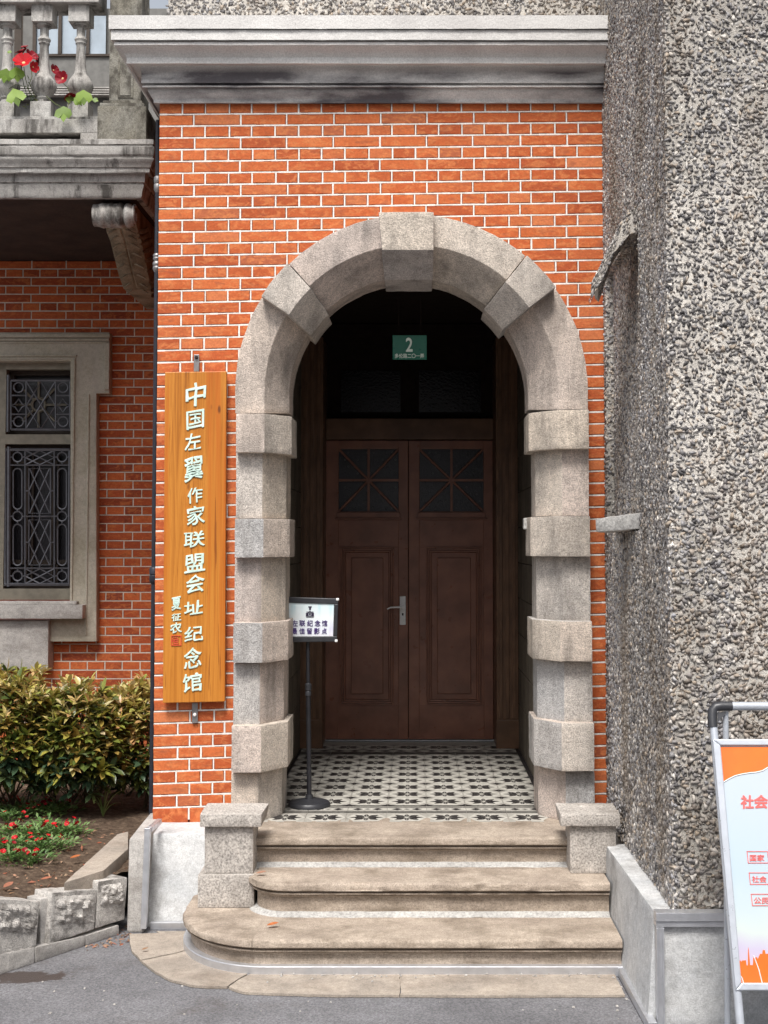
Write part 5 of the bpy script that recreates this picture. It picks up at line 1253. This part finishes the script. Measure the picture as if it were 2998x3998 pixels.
for k in range(240):
    if k < 170: x = r.uniform(20, 800); y = r.uniform(1000, 1390); p = G(*z1(x, y), .26)
    else:
        x = r.uniform(520, 800); y = r.uniform(1640, 1760) - (x - 520) * .12; p = G(*z1(x, y), .003)
    if k < 170 and (p.x > -1.36 or p.y < K0.y + (p.x - K0.x) * ku.y / ku.x + .2): continue
    if k < 170: p.z = soilz(p.x, p.y) + .004
    addleaf(b, p, (r.uniform(-1, 1), r.uniform(-1, 1), r.uniform(-.1, .5)), r.uniform(.012, .04), r.uniform(.005, .014), r.uniform(-1, 1), 0, n=2, fold=.5)
part('leaf_litter', b, M['dry'], None, kind='stuff')
b = MB()
for k in range(90):
    sx = r.uniform(1000, 2440) if k < 55 else r.uniform(60, 2900); sy = 3800 + abs(r.gauss(0, 12)) if k < 55 else r.uniform(3830, 3990); p = G(sx, sy, .014 if k < 55 else .002); s_ = r.uniform(.002, .006)
    b.hexa([p + Vector((r.uniform(.6, 1.4) * x * s_, r.uniform(.6, 1.4) * y * s_, z * s_)) for x, y, z in ((-1, -1, 0), (1, -1, 0), (1, 1, 0), (-1, 1, 0), (-.6, -.6, .8), (.6, -.6, .8), (.6, .6, .8), (-.6, .6, .8))])
part('grit', b, M['kerb'], None, kind='stuff')

# ================================================================ garland on the balcony
gar = thing('flower_garland', 'artificial garland of red flowers and lime leaves woven through the balcony balusters', 'garland', tuple(S(150, 330, .76)))
def ivy_mesh(seed):
    r = random.Random(seed); pts = [(0, .0), (.28, -.42), (.62, -.50), (.80, -.28), (.72, -.2), (1.0, 0), (.72, .2), (.80, .28), (.62, .50), (.28, .42)]
    b = MB(); v = [(.45, 0, -.02)] + [(x - .02, y * r.uniform(.9, 1.1), .10 * abs(y) + .05 * r.uniform(-1, 1) - .12 * x * x) for x, y in pts]
    b.add(v, [(0, i + 1, (i + 1) % len(pts) + 1) for i in range(len(pts))]); return b.mesh('ivy_leaf', [M['ivy']], 50)
iv = [ivy_mesh(k) for k in range(4)]
def face(d, n):   # leaf pointing d with its face to n
    d = Vector(d).normalized(); n = Vector(n); n = (n - d * n.dot(d)).normalized(); s_ = n.cross(d); return Matrix((d, s_, n)).transposed().to_euler()
for k, (sx, sy, L, d, n, Y) in enumerate(((25, 268, 60, (-.2, 0, -1), (.2, -1, .3), .76), (62, 262, 62, (.15, 0, -1), (.3, -1, .4), .75), (52, 348, 76, (.35, -.2, -1), (.1, -1, .2), .74), (248, 415, 70, (.05, -.3, -1), (0, -1, .5), .72), (325, 352, 66, (.1, -.2, -1), (.3, -1, 1.2), .71), (258, 372, 48, (.7, 0, -.5), (.2, -1, .6), .80), (290, 382, 44, (.9, 0, -.8), (0, -1, .7), .72), (360, 388, 26, (1, 0, -.2), (0, -1, .6), .80), (45, 205, 20, (-1, 0, .3), (0, -1, .5), .75))):
    p = S(sx, sy, Y); s_ = L * (CD + Y) / F; put('leaf', iv[k % 4], gar, loc=p, rot=face(d, n), scale=(s_, s_, s_))
bm_ = [flower_mesh(1, 6, [M['petal'] if k < 2 else M['petal_dark'], M['pollen']], cup=.5, seed=20 + k) for k in range(4)]
def facing(n): return Vector(n).to_track_quat('Z', 'Y').to_euler()
for k, (sx, sy, Rr, n, Y, m_) in enumerate(((93, 248, 38, (.0, -1, .55), .74, 0), (90, 208, 27, (-.5, -.5, 1), .80, 2), (118, 222, 27, (.8, -.6, .6), .82, 3), (128, 262, 22, (1, -.8, -.2), .80, 1), (142, 245, 20, (1, -.2, .3), .84, 2), (207, 275, 22, (1, -.6, .2), .86, 3), (246, 308, 28, (-.3, -1, .1), .76, 2), (270, 372, 24, (.5, -.4, -1), .80, 3), (97, 188, 15, (-.2, -.6, 1), .80, 2))):
    s_ = Rr * (CD + Y) / F; put('flower', bm_[m_], gar, loc=S(sx, sy, Y), rot=facing(n), scale=(s_, s_, s_))
b = MB(); r = random.Random(4)
def cv(*pts): b.tube([S(*p) for p in pts], .0022, 5)
cv((30, 350, .80), (60, 330, .78), (105, 340, .80), (140, 400, .82)); cv((93, 262, .78), (100, 310, .80), (115, 360, .82), (125, 410, .84)); cv((118, 240, .82), (125, 300, .82), (105, 350, .82)); cv((180, 375, .76), (215, 405, .74), (245, 420, .72)); cv((246, 325, .78), (262, 340, .80), (280, 380, .80), (262, 420, .74)); cv((230, 300, .84), (215, 330, .86), (150, 390, .84))
cv((100, 380, .80), (115, 360, .79), (130, 375, .80), (120, 395, .80)); cv((85, 290, .79), (92, 330, .80), (110, 390, .82))
for k in range(26):
    p = S(r.uniform(92, 135), r.uniform(290, 420), .82); addleaf(b, p, (r.uniform(-1, 1), r.uniform(-.6, .1), r.uniform(-1, .6)), r.uniform(.02, .04), .006, r.uniform(-1, 1), 0, n=2)
part('stem', b, M['leaf_dark'], gar)

# ================================================================ photo-spot stand in the arch
stand = thing('poster_stand', 'black pole stand with a small framed sign showing a camera, inside the arch at left', 'sign stand', tuple(GA(668, 1741, FL)))
sp0 = GA(668, 1741, FL + .001); SYd = sp0.y
b = MB(); kk = 45.0 * K * (CD + SYd) / F
b.lathe([(kk, FL + .001), (kk * 1.0, FL + .014), (kk * .93, FL + .024), (kk * .6, FL + .032), (.022, FL + .038), (.018, FL + .06), (.001, FL + .06)], (sp0.x, SYd), 32); part('base', b, M['blackp'], stand, smooth=40)
pt = A(665, 1388, SYd); zcol = A(0, 1492, SYd).z
b = MB(); b.tube([(sp0.x, SYd, FL + .05), (pt.x + .003, SYd, zcol)], .0125, 12); b.tube([(pt.x + .003, SYd, zcol), (pt.x, SYd, pt.z + .02)], .0095, 12); part('pole', b, M['black'], stand, smooth=50)
b = MB(); b.lathe([(.010, zcol - .028), (.016, zcol - .026), (.016, zcol - .006), (.013, zcol), (.017, zcol + .004), (.017, zcol + .034), (.010, zcol + .04)], (pt.x + .003, SYd), 12); part('collar', b, M['blackp'], stand, smooth=40)
fY = SYd - .03
bl, br, tr, tl = A(600, 1388, fY), A(728, 1386.5, fY), A(731, 1293, fY), A(600, 1289, fY)
def lp4(u, v, dy=0): 
    p = bl.lerp(br, u).lerp(tl.lerp(tr, u), v); return p + Vector((0, dy, 0))
b = MB()
for (u0, v0, u1, v1) in ((0, 0, 1, .13), (0, .87, 1, 1), (0, .13, .055, .87), (.93, .13, 1, .87)):
    q = [lp4(u0, v0), lp4(u1, v0), lp4(u1, v1), lp4(u0, v1)]; b.hexa([p + Vector((0, -.004, 0)) for p in q] + [p + Vector((0, .014, 0)) for p in q])
part('frame', b, M['blackp'], stand, bev=.004)
b = MB(); q = [lp4(.03, .1), lp4(.96, .1), lp4(.96, .9), lp4(.03, .9)]; b.hexa([p + Vector((0, .002, 0)) for p in q] + [p + Vector((0, .008, 0)) for p in q]); part('poster', b, M['photo_print'], stand)
for u, v in ((1, 1), (1, 0)):
    b = MB(); c_ = lp4(u, v); b.box(c_.x - .012, c_.x + .003, c_.y - .008, c_.y + .016, c_.z - (.012 if v else .002), c_.z + (.002 if v else .012)); part('corner_cap', b, M['chrome'], stand, bev=.004)
tY = fY
def zz6(x0, x1, y0, y1): return ((1080 + x0 / 5.53) / K, (1080 + x1 / 5.53) / K, (2280 + y0 / 5.53) / K, (2280 + y1 / 5.53) / K)
for c_, x0, x1 in (('左', 340, 455), ('联', 490, 612), ('纪', 660, 780), ('念', 822, 940), ('馆', 978, 1090)): fit_at(c_, M['purple'], stand, *zz6(x0, x1, 785, 912), tY, thick=.001, bold=.02)
for c_, x0, x1 in (('最', 335, 440), ('佳', 490, 605), ('留', 655, 760), ('影', 808, 925), ('点', 975, 1080)): fit_at(c_, M['purple'], stand, *zz6(x0, x1, 955, 1080), tY, thick=.001, bold=.02)
b = MB()
def flat(b, pts, Y, mi=0, t=.001):
    q = [S(1080 + x / 5.53, 2280 + y / 5.53, Y) for x, y in pts]; b.loft([[p + Vector((0, t, 0)) for p in q], q], mi=mi)
flat(b, [(630, 625), (690, 625), (690, 700), (630, 700)], tY); flat(b, [(745, 625), (805, 625), (805, 700), (745, 700)], tY); flat(b, [(640, 600), (690, 598), (700, 585), (735, 585), (745, 598), (797, 600), (797, 612), (640, 612)], tY); flat(b, [(640, 712), (800, 712), (800, 722), (640, 722)], tY)
flat(b, [(680, 482), (760, 482), (752, 508), (740, 512), (742, 548), (718, 568), (696, 548), (698, 512), (686, 508)], tY)
flat(b, [(718 + 20 * cos(t * pi / 6), 655 + 30 * sin(t * pi / 6)) for t in range(12)], tY)
cpts = [S(1080 + (718 + 40 * cos(t * pi / 8)) / 5.53, 2280 + (655 + 48 * sin(t * pi / 8)) / 5.53, tY) for t in range(16)]; b.tube(cpts, .0012, 4, closed=True)
part('camera_symbol', b, M['ink'], stand)

# ================================================================ sandwich board at the right edge
Zt, Zb = -1.86, -2.16                           # depth at top rail and at frame bottom
pt_, pb_ = S(2780, 2760, Zt), S(2860, 3870, Zb); nrm = (pb_ - pt_).cross(Vector((1, 0, 0))).normalized()
if nrm.y > 0: nrm = -nrm
sbd = thing('sandwich_board', 'leaning silver poster board with orange and white print at the right edge', 'poster board', (pb_.x + .3, Zb - .05, 0))
def Q(zx, zy, off=0):                           # zoom 5: x0=2700,y0=2700 scale 1.7045
    return PL(2700 + zx / 1.7045, 2700 + zy / 1.7045, pt_ + nrm * off, nrm)
dn = (pb_ - pt_); dn.x = 0; dn.normalize(); XX = Vector((1, 0, 0)); XE = .62
def onb(p, ox=0): return p
def plate(b, pts, t0, t1, mi=0):
    b.loft([[Vector(p) + nrm * t1 for p in pts], [Vector(p) + nrm * t0 for p in pts]], mi=mi)
def ext(p, x): return Vector((x, p.y, p.z))
xR = Q(130, 330).x + .66
leg_t, leg_b = Q(146, 235), Q(310, 2060); u = (leg_b - leg_t); foot = leg_t + u * ((.004 - leg_t.z) / u.z)
for p_, q_ in ((leg_t, foot), (ext(leg_t, xR - .02), ext(foot, xR))): b = MB(); b.tube([p_, q_], .0145, 10); part('leg', b, M['silver'], sbd, smooth=50)
cz_ = Q(150, 100); topL = Q(140, 230)
b = MB(); r_ = .0155
pts = [Q(141, 240), Q(137, 170), Q(140, 125), Q(158, 102), Q(195, 97), Q(268, 97)]; b.tube(pts, r_ * 1.12, 10); b.add([Q(172, 208), Q(172, 140), Q(235, 135)], [(0, 1, 2)]); part('corner_joint', b, M['blackp'], sbd, smooth=50); b = MB()
pr = [Vector((xR - (p.x - pts[0].x), p.y, p.z)) for p in pts]; b.tube(pr, r_ * 1.12, 10); part('corner_joint', b, M['blackp'], sbd, smooth=50)
b = MB(); b.tube([pts[-1], pr[-1]], r_, 10); part('top_rail', b, M['silver'], sbd, smooth=50)
# frame: outer/inner corners
oTL, iTL, oBL, iBL = Q(133, 322), Q(186, 364), Q(284, 1990), Q(325, 1938)
oTR, oBR = ext(oTL, xR + .012), ext(oBL, xR + .012); iTR, iBR = ext(iTL, xR - .02), ext(iBL, xR - .02)
b = MB()
for (a, c, d, e) in ((oTL, oTR, iTR, iTL), (oBL, iBL, iBR, oBR), (oTL, iTL, iBL, oBL), (oTR, oBR, iBR, iTR)):
    plate(b, [a, c, d, e], .006, .020)
part('frame', b, M['silver'], sbd, bev=.004)
b = MB(); plate(b, [iTL.lerp(oTL, .1), iTR, iBR, iBL.lerp(oBL, .1)], .004, .010); part('poster', b, M['poster'], sbd)
PO = .0112
def Qp(zx, zy, e=0): return Q(zx, zy, PO + e)
b = MB()
wave = [(188, 368), (1180, 368), (1180, 392), (900, 400), (700, 425), (600, 465), (508, 505), (470, 527), (430, 537), (385, 541), (340, 548), (290, 560), (250, 580), (207, 606)]
plate2 = lambda b, pts: b.add([Qp(*p) for p in pts], [tuple(range(len(pts)))])
plate2(b, wave); o = part('orange_wave', b, M['orangeink'], sbd)
sky_ = [(315, 1960), (308, 1795), (328, 1790), (330, 1800), (335, 1790), (362, 1788), (366, 1822), (374, 1822), (376, 1720), (378, 1700), (381, 1718), (390, 1820), (408, 1820), (410, 1770), (436, 1768), (440, 1780), (455, 1745), (470, 1745), (473, 1720), (488, 1720), (492, 1745), (520, 1745), (600, 1740), (605, 1770), (680, 1770), (684, 1730), (720, 1730), (724, 1790), (800, 1790), (806, 1750), (850, 1750), (854, 1800), (960, 1800), (964, 1760), (1010, 1760), (1014, 1810), (1180, 1810), (1180, 1960)]
b = MB(); plate2(b, sky_); part('skyline', b, M['orangeink'], sbd)
b = MB()
for p0, p1 in (((412, 1755), (470, 1940)), ((318, 1880), (345, 1940))):
    b.tube([Qp(p0[0], p0[1], .0008), Qp((p0[0] + p1[0]) / 2 + 6, (p0[1] + p1[1]) / 2, .0008), Qp(*p1, .0008)], .0016, 4)
b.tube([Qp(x, y, .0006) for x, y in wave[2:]], .0016, 4); part('white_line', b, M['whiteink'], sbd)
def brd(body, x0, x1, y0, y1, mat=M['redink'], **kw): return fit_text(body, mat, sbd, Qp(x0, y1, .0005), Qp(x1, y1, .0005), Qp(x0, y0, .0005), thick=.0008, name='character', **kw)
brd('社', 330, 412, 692, 778, bold=.035); brd('会', 418, 506, 690, 776, bold=.035)
for (t, y, x) in (('国家', 1062, 366), ('社会', 1204, 380), ('公民', 1346, 394)):
    brd(t, x + 22, x + 118, y + 24, y + 66, bold=.02)
    b = MB()
    for (x0, y0, x1, y1_) in ((x, y, x + 142, y + 5), (x + 10, y + 76, x + 152, y + 81)): b.add([Qp(x0, y0, .0005), Qp(x1, y0 + 0, .0005), Qp(x1, y1_, .0005), Qp(x0, y1_, .0005)], [(0, 1, 2, 3)])
    for dx in (0, 136): b.add([Qp(x + dx, y, .0005), Qp(x + dx + 5, y, .0005), Qp(x + dx + 14, y + 80, .0005), Qp(x + dx + 9, y + 80, .0005)], [(0, 1, 2, 3)])
    part('text_box', b, M['redink'], sbd)
# rear leg pair of the board
b = MB(); ft = Vector((foot.x + .01, foot.y + .30, .004)); 
ft.y = min(ft.y, TY - .10)
b.tube([pts[-1] + Vector((-.02, .012, -.02)), ft], .011, 8); part('rear_leg', b, M['silver'], sbd, smooth=50); b = MB(); b.tube([pr[-1] + Vector((.02, .012, -.02)), Vector((xR, ft.y, .004))], .011, 8); part('rear_leg', b, M['silver'], sbd, smooth=50)
